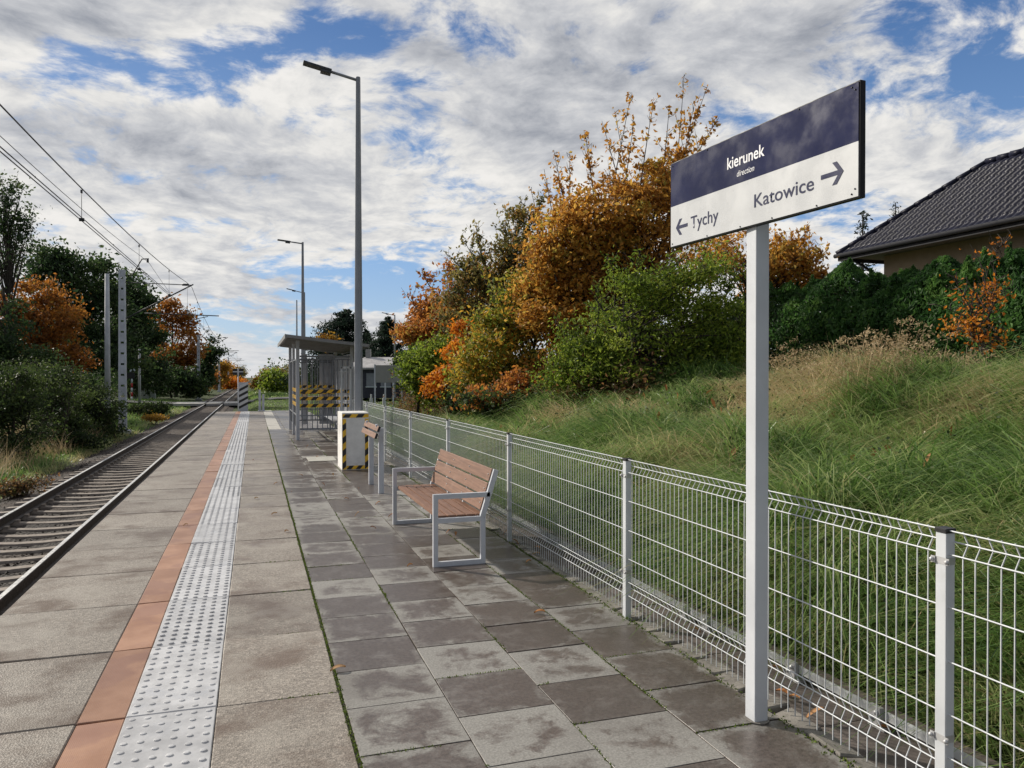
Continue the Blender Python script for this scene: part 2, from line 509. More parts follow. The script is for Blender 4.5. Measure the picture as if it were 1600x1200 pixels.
def mat_tactile():
    m, t = new_mat('tactile_grey')
    p = t.n('ShaderNodeNewGeometry').outputs['Position']
    rnd = t.n('ShaderNodeAttribute', attribute_name='tint').outputs['Fac']
    n = t.noise(p, 7, 7, 0.65)
    c = t.mix(t.rng(n, 0.35, 0.65), (0.40, 0.40, 0.41), (0.53, 0.53, 0.54))
    c = t.mix(t.math('MULTIPLY', t.rng(t.noise(p, 24, 8, 0.7), 0.55, 0.75), 0.45), c, (0.26, 0.245, 0.23))
    k = t.math('ADD', t.math('MULTIPLY', rnd, 0.2), 0.9)
    c = t.mix(1.0, c, t.n('ShaderNodeCombineColor', i={0: k, 1: k, 2: k}).outputs[0], 'MULTIPLY')
    wet = t.rng(t.noise(p, 3.2, 5, 0.6), 0.55, 0.68)
    finish(t, c, t.rng(wet, 0, 1, 0.42, 0.16), 0, t.noise(p, 120, 4), 0.15, 0.002)
    return m


def mat_orange():
    m, t = new_mat('terracotta_strip')
    p = t.n('ShaderNodeNewGeometry').outputs['Position']
    rnd = t.n('ShaderNodeAttribute', attribute_name='tint').outputs['Fac']
    n = t.noise(p, 3.0, 7, 0.6)
    c = t.mix(t.rng(n, 0.35, 0.65), (0.28, 0.135, 0.074), (0.38, 0.205, 0.125))
    c = t.mix(t.math('MULTIPLY', t.rng(t.noise(p, 2.1, 6, 0.6, 0.3), 0.52, 0.6), 0.5), c, (0.22, 0.10, 0.07))
    c = t.mix(t.math('MULTIPLY', t.rng(t.noise(p, 30, 8, 0.75), 0.6, 0.75), 0.5), c, (0.14, 0.09, 0.07))
    k = t.math('ADD', t.math('MULTIPLY', rnd, 0.25), 0.87)
    c = t.mix(1.0, c, t.n('ShaderNodeCombineColor', i={0: k, 1: k, 2: k}).outputs[0], 'MULTIPLY')
    sx = t.n('ShaderNodeSeparateXYZ', i={0: p}).outputs[0]
    ribs = t.math('SINE', t.math('MULTIPLY', sx, 2 * math.pi / 0.008))
    finish(t, c, 0.42, 0, ribs, 0.12, 0.001)
    return m


def mat_ground():
    m, t = new_mat('verge_ground')
    p = t.n('ShaderNodeNewGeometry').outputs['Position']
    n = t.noise(p, 0.55, 8, 0.62)
    c = t.ramp(n, [(0.30, (0.050, 0.042, 0.022)), (0.45, (0.040, 0.055, 0.018)), (0.6, (0.055, 0.085, 0.020)), (0.75, (0.12, 0.105, 0.045))])
    c = t.mix(t.math('MULTIPLY', t.rng(t.noise(p, 9, 8, 0.7), 0.45, 0.7), 0.6), c, (0.02, 0.022, 0.01))
    finish(t, c, 0.95, 0, t.noise(p, 14, 8, 0.7), 1.0, 0.06, 0.2)
    return m


def mat_ballast():
    m, t = new_mat('ballast_stone')
    p = t.n('ShaderNodeNewGeometry').outputs['Position']
    v = t.n('ShaderNodeTexVoronoi', i={'Vector': p, 'Scale': 22.0})
    r = t.n('ShaderNodeSeparateColor', i={0: v.outputs['Color']}).outputs[0]
    c = t.ramp(r, [(0.0, (0.016, 0.013, 0.011)), (0.5, (0.034, 0.027, 0.023)), (0.88, (0.06, 0.05, 0.044)), (1.0, (0.10, 0.088, 0.078))])
    c = t.mix(t.math('MULTIPLY', t.rng(t.noise(p, 0.8, 6), 0.45, 0.65), 0.5), c, (0.07, 0.045, 0.03))
    finish(t, c, 0.85, 0, v.outputs['Distance'], 1.0, 0.04, 0.3)
    return m


def foliage(name, cols, trans=0.52, rough=0.55):
    """leaf material: the leaf's own colour comes from a per-leaf tint value"""
    m, t = new_mat(name)
    a = t.n('ShaderNodeAttribute', attribute_name='tint').outputs['Fac']
    c = t.ramp(a, [(k / (len(cols) - 1), x) for k, x in enumerate(cols)])
    b = t.n('ShaderNodeBsdfPrincipled', i={'Base Color': c, 'Roughness': rough, 'Specular IOR Level': 0.35})
    tr = t.n('ShaderNodeBsdfTranslucent', i={'Color': c})
    t.n('ShaderNodeOutputMaterial', i={0: t.n('ShaderNodeMixShader', i={0: trans, 1: b.outputs[0], 2: tr.outputs[0]}).outputs[0]})
    return m


M['wood'] = mat_wood()
M['slab'] = mat_slab()
M['paleslab'] = plain('pale_guide_slab', (0.40, 0.385, 0.35), 0.75, 0, 0.1, 6, 0.3)
M['tile'] = mat_tile()
M['tactile'] = mat_tactile()
M['orange'] = mat_orange()
M['ground'] = mat_ground()
M['ballast'] = mat_ballast()
M['bark'] = plain('bark', (0.045, 0.035, 0.028), 0.9, 0, 0.35, 6, 0.6)
M['moss'] = foliage('moss_green', [(0.06, 0.085, 0.012), (0.11, 0.17, 0.02), (0.18, 0.23, 0.04)], 0.2, 0.9)
M['grass'] = foliage('grass_blades', [(0.042, 0.092, 0.022), (0.108, 0.205, 0.044), (0.215, 0.335, 0.085), (0.36, 0.41, 0.17), (0.44, 0.37, 0.19), (0.58, 0.45, 0.26)], 0.45, 0.38)
M['straw'] = foliage('dry_straw', [(0.27, 0.20, 0.105), (0.45, 0.34, 0.19), (0.62, 0.49, 0.31)], 0.3, 0.6)
M['fall'] = foliage('fallen_leaf', [(0.30, 0.11, 0.03), (0.42, 0.20, 0.07), (0.45, 0.30, 0.16)], 0.15, 0.6)
G_ORANGE = [(0.26, 0.125, 0.028), (0.48, 0.225, 0.042), (0.64, 0.325, 0.055), (0.66, 0.41, 0.09), (0.4, 0.32, 0.06)]
G_RUST = [(0.24, 0.102, 0.036), (0.456, 0.18, 0.042), (0.624, 0.258, 0.054), (0.36, 0.276, 0.06)]
G_BRIGHT = [(0.46, 0.138, 0.0138), (0.6325, 0.2185, 0.0207), (0.69, 0.3105, 0.0345)]
G_YELGREEN = [(0.108, 0.156, 0.0264), (0.216, 0.264, 0.0384), (0.384, 0.336, 0.0504), (0.66, 0.36, 0.0504), (0.168, 0.24, 0.036)]
G_GREEN = [(0.08, 0.125, 0.018), (0.155, 0.23, 0.03), (0.25, 0.335, 0.042), (0.38, 0.43, 0.06)]
G_DARK = [(0.0173, 0.0345, 0.0155), (0.0311, 0.0621, 0.0207), (0.0552, 0.0949, 0.0311), (0.0863, 0.1242, 0.0379)]
G_OLIVE = [(0.0878, 0.0965, 0.0351), (0.158, 0.158, 0.0527), (0.2633, 0.2106, 0.0614), (0.4212, 0.2282, 0.0527)]
G_CONIF = [(0.010, 0.020, 0.014), (0.018, 0.034, 0.022), (0.03, 0.05, 0.03)]
G_THUJA = [(0.026, 0.0693, 0.0194), (0.052, 0.1301, 0.0304), (0.0976, 0.2058, 0.0477), (0.1625, 0.2819, 0.065)]
G_DORANGE = [(0.1584, 0.0648, 0.0173), (0.3024, 0.1123, 0.023), (0.432, 0.1728, 0.0288), (0.2448, 0.144, 0.0317)]
G_YELLOW = [(0.25, 0.15, 0.02), (0.38, 0.22, 0.03), (0.30, 0.13, 0.02)]
G_BROWN = [(0.06, 0.042, 0.0216), (0.144, 0.078, 0.0336), (0.24, 0.12, 0.048), (0.084, 0.096, 0.0264), (0.192, 0.144, 0.072)]
G_BUSHL = [(0.0167, 0.0287, 0.012), (0.0336, 0.0575, 0.0179), (0.0599, 0.0934, 0.024), (0.1017, 0.1378, 0.0383)]
FM = {k: foliage('leaf_' + k, v) for k, v in dict(orange=G_ORANGE, rust=G_RUST, bright=G_BRIGHT, yelgreen=G_YELGREEN, green=G_GREEN, dark=G_DARK,
      olive=G_OLIVE, conifer=G_CONIF, thuja=G_THUJA, dorange=G_DORANGE, yellow=G_YELLOW, brown=G_BROWN, bushl=G_BUSHL).items()}


# ------------------------------------------------------------------ terrain
PLAT_END = 38.4


def sstep(t):
    t = np.clip(t, 0, 1)
    return t * t * (3 - 2 * t)


def ground_z(x, y):
    x, y = np.asarray(x, float), np.asarray(y, float)
    base = np.interp(x, [-60, -14, -8.5, -6.3, -5.3, -1.75, -1.45, 2.5, 2.75], [-0.2, -0.5, -0.8, -1.0, -1.15, -1.15, -1.12, -1.12, -0.06])
    far = np.interp(x, [-60, -14, -8.5, -6.3, -5.3, -1.3, 0.3], [-0.2, -0.5, -0.8, -1.0, -1.1, -1.1, -0.42])
    k = sstep((y - PLAT_END + 0.6) / 0.6)
    z = base * (1 - k) + far * k
    w = 4.6 + 0.02 * np.clip(y - 5, 0, 60) ** 2
    fr = 1 - sstep((y - 13) / 9)
    bank = (1.45 - .45 * fr) * sstep((x - 3.1) / w) + .45 * fr * sstep((x - 2.88) / 0.95)
    z = z + np.where(x > 2.75, bank, 0)
    bump = (vnoise(x, y, 0.9, 3) - 0.5) * 0.42 + (vnoise(x, y, 2.7, 4) - 0.5) * 0.12
    z = z + bump * sstep((x - 3.0) / 1.2) * (y < 80) + (vnoise(x, y, 0.8, 5) - 0.5) * 0.2 * sstep((-6.2 - x) / 1.5)
    return z


xs = np.unique(np.concatenate([np.linspace(-900, -60, 22), np.linspace(-60, -10, 26), np.linspace(-10, 2.5, 40), np.linspace(2.5, 14, 80),
                               np.linspace(14, 60, 24), np.linspace(60, 900, 22)]))
ys = np.unique(np.concatenate([np.linspace(-40, -2, 10), np.linspace(-2, 30, 150), np.linspace(30, 80, 80), np.linspace(80, 300, 30), np.linspace(300, 2500, 20)]))
gx, gy = np.meshgrid(xs, ys)
gz = ground_z(gx, gy)
nx, ny = len(xs), len(ys)
ii = (np.arange(ny - 1)[:, None] * nx + np.arange(nx - 1)[None, :]).ravel()
np_mesh('ground', np.stack([gx, gy, gz], -1).reshape(-1, 3), np.stack([ii, ii + 1, ii + nx + 1, ii + nx], -1), M['ground'], smooth=True,
        label='verge and embankment ground beside the railway platform', kind='structure')

# ballast bed
bx = np.array([-5.75, -5.2, -4.95, -4.75, -4.4, -4.0, -3.6, -3.3, -3.0, -2.6, -2.2, -1.95, -1.75, -1.6])
bz = np.array([-1.18, -1.10, -1.03, -1.0, -0.985, -0.985, -0.995, -1.01, -0.995, -0.985, -0.985, -1.01, -1.05, -1.1])
by = np.unique(np.concatenate([np.arange(-3, 60, 0.15), np.linspace(60, 500, 60)]))
fx = np.interp(np.linspace(0, 13, 53), np.arange(14), bx)
fz = np.interp(fx, bx, bz)
gx, gy = np.meshgrid(fx, by)
gz = fz[None, :] + (vnoise(gx, gy, 9, 8) - 0.5) * 0.035 + (vnoise(gx, gy, 2, 9) - 0.5) * 0.03
nx = len(fx)
ii = (np.arange(len(by) - 1)[:, None] * nx + np.arange(nx - 1)[None, :]).ravel()
np_mesh('ballast_bed', np.stack([gx, gy, gz], -1).reshape(-1, 3), np.stack([ii, ii + 1, ii + nx + 1, ii + nx], -1), M['ballast'], smooth=True,
        label='dark brown ballast bed under the track', kind='structure')


def stones(n, x0, x1, y0, y1, zf, s0, s1):
    c = np.stack([rng.uniform(x0, x1, n), y0 + (y1 - y0) * rng.random(n) ** 1.7, np.zeros(n)], -1)
    c[:, 2] = zf(c[:, 0], c[:, 1])
    o = np.array([[1, 0, 0], [0, 1, 0], [-1, 0, 0], [0, -1, 0], [0, 0, 1], [0, 0, -1]], float)
    fc = np.array([[0, 1, 4], [1, 2, 4], [2, 3, 4], [3, 0, 4], [1, 0, 5], [2, 1, 5], [3, 2, 5], [0, 3, 5]])
    a = rng.uniform(0, 6.28, n)
    v = o[None] * rng.uniform(0.55, 1.2, (n, 6, 1)) + rng.normal(0, 0.15, (n, 6, 3))
    v = v * rng.uniform(s0, s1, (n, 1, 1))
    ca, sa = np.cos(a)[:, None], np.sin(a)[:, None]
    v = np.stack([v[..., 0] * ca - v[..., 1] * sa, v[..., 0] * sa + v[..., 1] * ca, v[..., 2] * 0.8], -1) + c[:, None]
    return v.reshape(-1, 3), (fc[None] + 6 * np.arange(n)[:, None, None]).reshape(-1, 3)


v, f = stones(9000, -5.5, -1.7, 3, 40, lambda x, y: np.interp(x, bx, bz) - 0.002 - .03 * (np.abs((y - 2.4 + .3) % .6 - .3) < .12), 0.014, 0.034)
np_mesh('gravel', v, f, M['ballast'], label='loose dark ballast stones between the sleepers', kind='stuff')

# ------------------------------------------------------------------ track
track = empty('railway_track', (-3.32, 0, -0.94), 'single railway track with concrete sleepers running beside the platform', 'railway track')
T0 = Vector(track.location)
RAILS = (-2.595, -4.045)
prof = [(-.07, 0), (.07, 0), (.07, .012), (.012, .03), (.012, .125), (.034, .138), (.036, .165), (.028, .174), (-.028, .174), (-.036, .165), (-.034, .138), (-.012, .125), (-.012, .03), (-.07, .012)]
for rx in RAILS:
    mb = MB()
    n = len(prof)
    vs, fs = [], []
    yy = [-4] + list(np.linspace(10, 500, 20))
    for y in yy:
        for (a, b) in prof: vs.append((rx + a - T0.x, y, b))
    mb.add(vs, [(k * n + j, k * n + (j + 1) % n, (k + 1) * n + (j + 1) % n, (k + 1) * n + j) for k in range(len(yy) - 1) for j in range(n) if j not in (7,)], 0)
    mb.add(vs, [(k * n + 7, k * n + 8, (k + 1) * n + 8, (k + 1) * n + 7) for k in range(len(yy) - 1)], 1)
    mb.build('rail', [M['railside'], M['railtop']], track)


def sleeper_into(mb, y):
    px_ = [(-1.25, .0), (-1.05, .012), (-.75, .012), (-.5, -.012), (-.2, -.03), (.2, -.03), (.5, -.012), (.75, .012), (1.05, .012), (1.25, .0)]
    vs, fs = [], []
    for (x, z) in px_:
        for (yo, zo) in ((-.13, -.13), (-.085, 0), (.085, 0), (.13, -.13)):
            vs.append((x, y + yo, z + zo - 0.006))
    for k in range(len(px_) - 1):
        for j in range(3):
            fs.append((k * 4 + j, (k + 1) * 4 + j, (k + 1) * 4 + j + 1, k * 4 + j + 1))
    fs += [(0, 1, 2, 3), (39, 38, 37, 36)]
    mb.add(vs, fs)
    for rx in RAILS:
        for s in (-1, 1):
            mb.box((rx - T0.x + s * 0.105 - .035, y - .06, -.004), (rx - T0.x + s * 0.105 + .035, y + .06, .035), 0)


mbs = MB(); sleeper_into(mbs, 0)
first = mbs.build('sleeper', M['sleeper'], track)
first.location.y = 2.4
for k in range(1, 100):
    c = first.copy(); COL.objects.link(c); c.parent = track; c.location.y = 2.4 + 0.6 * k + rng.normal(0, .01)
mbs = MB()
for k in range(100, 260): sleeper_into(mbs, 2.4 + 0.6 * k)
o = mbs.build('sleeper', M['sleeper'], track); o['kind'] = 'stuff'

# ------------------------------------------------------------------ platform
mb = MB()
mb.box((-1.60, -6, -1.3), (2.55, PLAT_END, -0.085))
mb.build('platform', M['platwall'], label='concrete platform body with vertical face along the track', kind='structure')


def slab_mesh(rects, z1, ch, th, jit=0.0015, tilt=0.0015):
    """bevelled paving pieces; rects = (x0,x1,y0,y1)"""
    V, Fq, UV, T = [], [], [], []
    for (x0, x1, y0, y1) in rects:
        b = len(V)
        dz = random.gauss(0, jit); tx = random.gauss(0, tilt); ty = random.gauss(0, tilt)
        for (c, z) in ((0, -th), (0, -ch), (ch, 0)):
            for (x, y) in ((x0 + c, y0 + c), (x1 - c, y0 + c), (x1 - c, y1 - c), (x0 + c, y1 - c)):
                V.append((x, y, z1 + z + dz + tx * (1 if x > (x0 + x1) / 2 else -1) + ty * (1 if y > (y0 + y1) / 2 else -1)))
        q = [(b + r * 4 + j, b + r * 4 + (j + 1) % 4, b + (r + 1) * 4 + (j + 1) % 4, b + (r + 1) * 4 + j) for r in (0, 1) for j in range(4)]
        q.append((b + 8, b + 9, b + 10, b + 11))
        r_ = random.random()
        for k, f in enumerate(q):
            Fq.append(f); T.append(r_)
            if k == 8: UV += [(0, 0), (1, 0), (1, 1), (0, 1)]
            else: UV += [(.5, .5)] * 4
    return V, Fq, T, UV


J = 0.005
XE, XO, XT, XR, XM = -1.618, -0.779, -0.574, -0.176, 0.406
YS = range(-2, 38)
V, Fq, T, UV = slab_mesh([(XE, XO - .002, y + J, y + 1 - J) for y in YS] + [(XR + .002, XM, y + J, y + 1 - J) for y in YS if y < 25], 0, 0.006, 0.1)
np_mesh('platform_slabs', V, Fq, M['slab'], tint=T, label='brown grey exposed aggregate slabs along the platform edge', kind='structure')
V, Fq, T, UV = slab_mesh([(XR + .002, XM, y + J, y + 1 - J) for y in YS if y >= 25], 0, 0.006, 0.1)
np_mesh('far_platform_slabs', V, Fq, M['slab'], tint=T, label='smooth grey slabs at the far end of the platform', kind='structure')
V, Fq, T, UV = slab_mesh([(XO, XT - .002, y + J, y + 1 - J) for y in YS], 0.002, 0.004, 0.1)
np_mesh('warning_line', V, Fq, M['orange'], tint=T, label='terracotta ribbed warning line along the platform', kind='structure')
# tactile strip with domes
V, Fq, T, UV = slab_mesh([(XT, XR, y + J, y + 1 - J) for y in YS], 0.003, 0.004, 0.1)
V = list(V); Fq = list(Fq); T = list(T)
tactile_doms_v, tactile_doms_f, tactile_t = [], [], []
nb = 10
dome = []
for (r, z) in ((0.0165, 0.0), (0.0135, 0.0055), (0.008, 0.0068)):
    dome.append([(r * math.cos(2 * math.pi * j / nb), r * math.sin(2 * math.pi * j / nb), z) for j in range(nb)])
dv = np.array(dome).reshape(-1, 3)
df = [(r * nb + j, r * nb + (j + 1) % nb, (r + 1) * nb + (j + 1) % nb, (r + 1) * nb + j) for r in (0, 1) for j in range(nb)]
df += [(2 * nb, 2 * nb + 1, 2 * nb + 2, 2 * nb + 3), (2 * nb, 2 * nb + 3, 2 * nb + 6, 2 * nb + 9), (2 * nb + 3, 2 * nb + 4, 2 * nb + 5, 2 * nb + 6), (2 * nb + 6, 2 * nb + 7, 2 * nb + 8, 2 * nb + 9)]
df = np.array(df)
cs = [(XT + 0.033 + 0.0665 * i, y + 0.042 + 0.0833 * k, 0.0032) for y in YS for k in range(12) for i in range(6)]
cs = np.array(cs)
vv = (dv[None] + cs[:, None]).reshape(-1, 3)
ff = (df[None] + len(dv) * np.arange(len(cs))[:, None, None]).reshape(-1, 4) + len(V)
V = np.concatenate([np.array(V), vv]); Fq = np.concatenate([np.array(Fq), ff]); T = np.concatenate([np.array(T), np.full(len(ff), 0.5)])
np_mesh('tactile_paving', V, Fq, M['tactile'], tint=T, label='pale grey tactile paving strip with rows of raised domes', kind='structure')
mb = MB()
mb.add([(XE + .01, -6, -.012), (XM, -6, -.012), (XM, PLAT_END, -.012), (XE + .01, PLAT_END, -.012)], [(0, 1, 2, 3)])
mb.add([(XM + .001, -6, -.008), (2.335, -6, -.008), (2.335, PLAT_END, -.008), (XM + .001, PLAT_END, -.008)], [(0, 1, 2, 3)])
M['joint'] = plain('joint_soil', (0.028, 0.028, 0.016), 0.95, 0, 0.4, 20, 0.5)
mb.build('joint_filling', M['joint'], label='dark sandy filling in the paving joints', kind='structure')
# tiles
cols = [0.418, 0.905, 1.393, 1.880, 2.335]
tiles = []
for k in range(4):
    off = 3.28 if k % 2 == 0 else 3.03
    for j in range(-12, 75):
        y0 = off + 0.488 * j
        y1 = min(y0 + 0.488, PLAT_END - .02)
        if y0 > PLAT_END - 0.1: continue
        if k == 0 and y0 > 24.6: tiles.append((0.80, cols[1] - .005, y0 + .004, y1 - .004)); continue
        tiles.append((cols[k] + .0025, cols[k + 1] - .0025, y0 + .0025, y1 - .0025))
V, Fq, T, UV = slab_mesh(tiles, 0, 0.0016, 0.09, 0.001, 0.001)
np_mesh('pavement', V, Fq, M['tile'], tint=T, uv=UV, label='square grey paving tiles with wet brown patches', kind='structure')
V, Fq, T, UV = slab_mesh([(0.418, 0.795, y, y + .99) for y in np.arange(24.7, 38, 1.0)], 0, 0.004, 0.09)
np_mesh('pale_guide_path', V, Fq, M['paleslab'], tint=T, label='pale slab guide path at the far end of the platform', kind='structure')
V, Fq, T, UV = slab_mesh([(2.34 + random.uniform(0, .01), 2.47 + random.uniform(-.02, .03), y, y + .235 + random.uniform(-.02, 0)) for y in np.arange(-2, 22, 0.245)], -0.008, 0.008, 0.1, 0.006, 0.006)
np_mesh('edging_stones', V, Fq, M['kerb'], tint=T, label='mossy edging stones along the foot of the fence', kind='structure')
mb = MB()
for k in range(25):
    y = -2 + k
    mb.box((2.50, y + .004, -0.3), (2.84, y + .996, -0.055 + random.gauss(0, .004)), ch=0.008)
    mb.box((2.848, y + .005, -0.3), (2.93, y + .995, 0.0 + random.gauss(0, .006)), ch=0.01)
mb.build('drain_channel', M['channel'], label='brown concrete channel slabs behind the fence', kind='structure')
# galvanised strip with clamps
strip = empty('earthing_strip', (2.79, 10, 0), 'flat galvanised strip running along the channel behind the fence', 'metal strip')
mb = MB(); mb.box((-0.004, -12, 0.0), (0.004, 12, 0.042)); mb.build('strip', M['stripgalv'], strip)
for y in (2.9, 3.5, 4.35, 4.62, 6.9, 7.25, 9.4, 11.8, 12.1):
    mb = MB()
    mb.box((-.03, y - 10 - .035, -.03), (-.006, y - 10 + .035, .055)); mb.ball((-.034, y - 10 - .015, .03), .012); mb.ball((-.034, y - 10 + .015, .0), .012)
    mb.box((-.02, y - 10 - .05, -.052), (.03, y - 10 + .05, -.03))
    mb.build('clamp', M['bolt'], strip)

# moss in joints (tiny tufts)
mp = []
for y in np.arange(1.5, 26, 0.01):
    if vnoise([y], [0.0], 1.7, 21)[0] > 0.0: mp.append((0.412 + random.gauss(0, .006), y))
for k, x in enumerate(cols[1:]):
    for y in np.arange(1.8, 22, 0.012):
        if vnoise([y], [x * 7], 1.1, 22)[0] > 0.5: mp.append((x + random.gauss(0, .0032), y))
for y in range(1, 8):
    for x in np.arange(0.1, 0.4, 0.012):
        if random.random() < 0.5: mp.append((x, y + random.gauss(0, .003)))
for (x0, x1, y0, y1) in tiles:
    if y0 < 12 and random.random() < 0.4:
        for x in np.arange(x0, x1, 0.012):
            if vnoise([x], [y0 * 5], 3, 23)[0] > 0.55: mp.append((x, y0 - .004 + random.gauss(0, .0025)))
for _ in range(1500): mp.append((2.335 + random.gauss(0, .02), random.uniform(1.5, 14)))
mp = np.array(mp)
mp = np.repeat(mp, 3, 0) + rng.normal(0, 0.0035, (len(mp) * 3, 2))


def blades(px_, py_, pz_, L, Wd, dirx, diry, droop, seg=3, lift=1.0):
    """grass blades: each a tapered strip of `seg` quads that rises and droops towards (dirx, diry)"""
    n = len(px_)
    t = np.linspace(0, 1, seg + 1)
    out = L[:, None] * droop[:, None] * t[None] ** 1.35
    up = L[:, None] * lift * (t[None] - 0.80 * droop[:, None] * t[None] ** 2.2)
    cx = px_[:, None] + dirx[:, None] * out
    cy = py_[:, None] + diry[:, None] * out
    cz = pz_[:, None] + up
    a = rng.uniform(0, 2 * np.pi, n)
    wx, wy = np.cos(a)[:, None], np.sin(a)[:, None]
    ww = Wd[:, None] * (1 - 0.9 * t[None] ** 1.5) * 0.5
    A = np.stack([cx - wx * ww, cy - wy * ww, cz], -1)
    B = np.stack([cx + wx * ww, cy + wy * ww, cz], -1)
    v = np.stack([A, B], 2).reshape(n, -1, 3)
    q = np.array([(2 * k, 2 * k + 1, 2 * k + 3, 2 * k + 2) for k in range(seg)])
    f = (q[None] + v.shape[1] * np.arange(n)[:, None, None]).reshape(-1, 4)
    return v.reshape(-1, 3), f


n = len(mp)
a = rng.uniform(0, 6.28, n)
v, f = blades(mp[:, 0], mp[:, 1], np.full(n, -0.004), rng.uniform(.009, .019, n), rng.uniform(.007, .013, n), np.cos(a), np.sin(a), rng.uniform(.2, .9, n), 1)
np_mesh('moss', v, f, M['moss'], tint=rng.random(len(f)), label='green moss growing in the paving joints', kind='stuff')


# ------------------------------------------------------------------ grass bank
def in_view(x, y, m=1.6):
    return (x < 1.276 * y + m) & (x > -0.27 * y - m)


def grass_patch(n, x0, x1, y0, y1, Lr, Wr, droopr, tint_f, flow=(-1.0, 0.1), flowk=1.2, seg=3, clump=0.16, ypow=1.0, zmin=None, clumpn=9):
    nc = n // clumpn
    cx = rng.uniform(x0, x1, nc); cy = y0 + (y1 - y0) * rng.random(nc) ** ypow
    k = in_view(cx, cy)
    cx, cy = cx[k], cy[k]
    nc = len(cx)
    ca = np.arctan2(flow[1], flow[0]) + (vnoise(cx, cy, 1.3, 31) - 0.5) * 4.2 / flowk + rng.normal(0, .35, nc)
    cl = rng.uniform(0.7, 1.15, nc) * (0.65 + 0.7 * vnoise(cx, cy, 1.6, 32))
    idx = np.repeat(np.arange(nc), clumpn)
    m = len(idx)
    x = cx[idx] + rng.normal(0, clump, m); y = cy[idx] + rng.normal(0, clump, m)
    x = np.maximum(x, x0)
    a = ca[idx] + rng.normal(0, .4, m)
    L = rng.uniform(*Lr, m) * cl[idx]
    v, f = blades(x, y, ground_z(x, y) - 0.02, L, rng.uniform(*Wr, m), np.cos(a), np.sin(a), np.clip(rng.uniform(*droopr, m), 0, 1.2), seg)
    tint = np.clip(tint_f(x, y) + rng.normal(0, .07, m) + (rng.random(nc)[idx] - .5) * .16, 0, 1)
    return v, f, np.repeat(tint, seg)


def bank_tint(x, y):
    hgt = np.clip((x - 2.9) / 4.2, 0, 1.4)
    dry = sstep((vnoise(x, y, 0.8, 41) + .35 * (vnoise(x, y, 2.6, 45) - .5) + 0.44 * hgt * (1 - .75 * sstep((y - 8.5) / 4)) - 0.62) / 0.28)
    return 0.12 + 0.40 * vnoise(x, y, 1.6, 42) + 0.46 * dry


def merge(parts):
    V, Fq, T, o = [], [], [], 0
    for v, f, t in parts:
        V.append(v); Fq.append(f + o); T.append(t); o += len(v)
    return np.concatenate(V), np.concatenate(Fq), np.concatenate(T)




def tussocks(nt, x0, x1, y0, y1, per, Lr, Wr, tint_f, rad=.13, seg=4, ypow=1.0, droop=(.55, 1.1)):
    """drooping tussocks: blades fan out from a centre and hang over downhill"""
    cx = rng.uniform(x0, x1, nt); cy = y0 + (y1 - y0) * rng.random(nt) ** ypow
    k = in_view(cx, cy); cx, cy = cx[k], cy[k]; nt = len(cx)
    sz = rng.uniform(.65, 1.2, nt) * (.6 + .8 * vnoise(cx, cy, .9, 35))
    idx = np.repeat(np.arange(nt), per); m = len(idx)
    ox, oy = rng.normal(0, rad, m) * sz[idx], rng.normal(0, rad, m) * sz[idx]
    x, y = np.maximum(cx[idx] + ox, 3.02), cy[idx] + oy
    rise = .22 * sz[idx] * np.exp(-(ox ** 2 + oy ** 2) / (2 * (rad * sz[idx]) ** 2))
    fl = np.pi + (vnoise(cx, cy, .8, 36) - .5) * 3.6 + rng.normal(0, .4, nt)
    dx = np.cos(fl)[idx] * .55 + ox / (rad * 1.2) * .8 + rng.normal(0, .42, m); dy = np.sin(fl)[idx] * .55 + oy / (rad * 1.2) * .8 + rng.normal(0, .42, m)
    nn = np.hypot(dx, dy) + 1e-6
    L = rng.uniform(*Lr, m) * sz[idx]
    v, f = blades(x, y, ground_z(x, y) - .04 + rise, L, rng.uniform(*Wr, m), dx / nn, dy / nn, rng.uniform(*droop, m), seg)
    tint = np.clip(tint_f(x, y) + rng.normal(0, .12, m) + (rng.random(nt)[idx] - .5) * .40, 0, 1)
    return v, f, np.repeat(tint, seg)


parts = [tussocks(150, 3.25, 3.8, 1.2, 16, 110, (.5, .85), (.006, .013), lambda x, y: .22 + .3 * vnoise(x, y, 1.1, 44), rad=.14, droop=(.8, 1.25), ypow=1.3),
         tussocks(1700, 2.98, 7.8, 0.8, 9, 46, (.30, .66), (.006, .0135), bank_tint, rad=.12, droop=(.6, 1.2)),
         tussocks(1300, 2.98, 9, 8.5, 17, 38, (.30, .6), (.009, .018), bank_tint, rad=.12, droop=(.6, 1.2)),
         tussocks(900, 3.0, 10, 16, 32, 34, (.32, .6), (.012, .022), bank_tint),
         grass_patch(24000, 3.0, 8.0, 0.8, 9, (.16, .36), (.004, .008), (.4, 1.0), bank_tint),
         grass_patch(22000, 2.98, 9, 8.0, 16, (.16, .36), (.007, .013), (.4, 1.0), bank_tint),
         grass_patch(14000, 3.0, 9.5, 15, 30, (.14, .34), (.012, .022), (.4, 1.0), bank_tint)]
v, f, t = merge(parts)
np_mesh('grass', v, f, M['grass'], tint=t, label='long drooping green grass covering the bank behind the fence', kind='stuff')
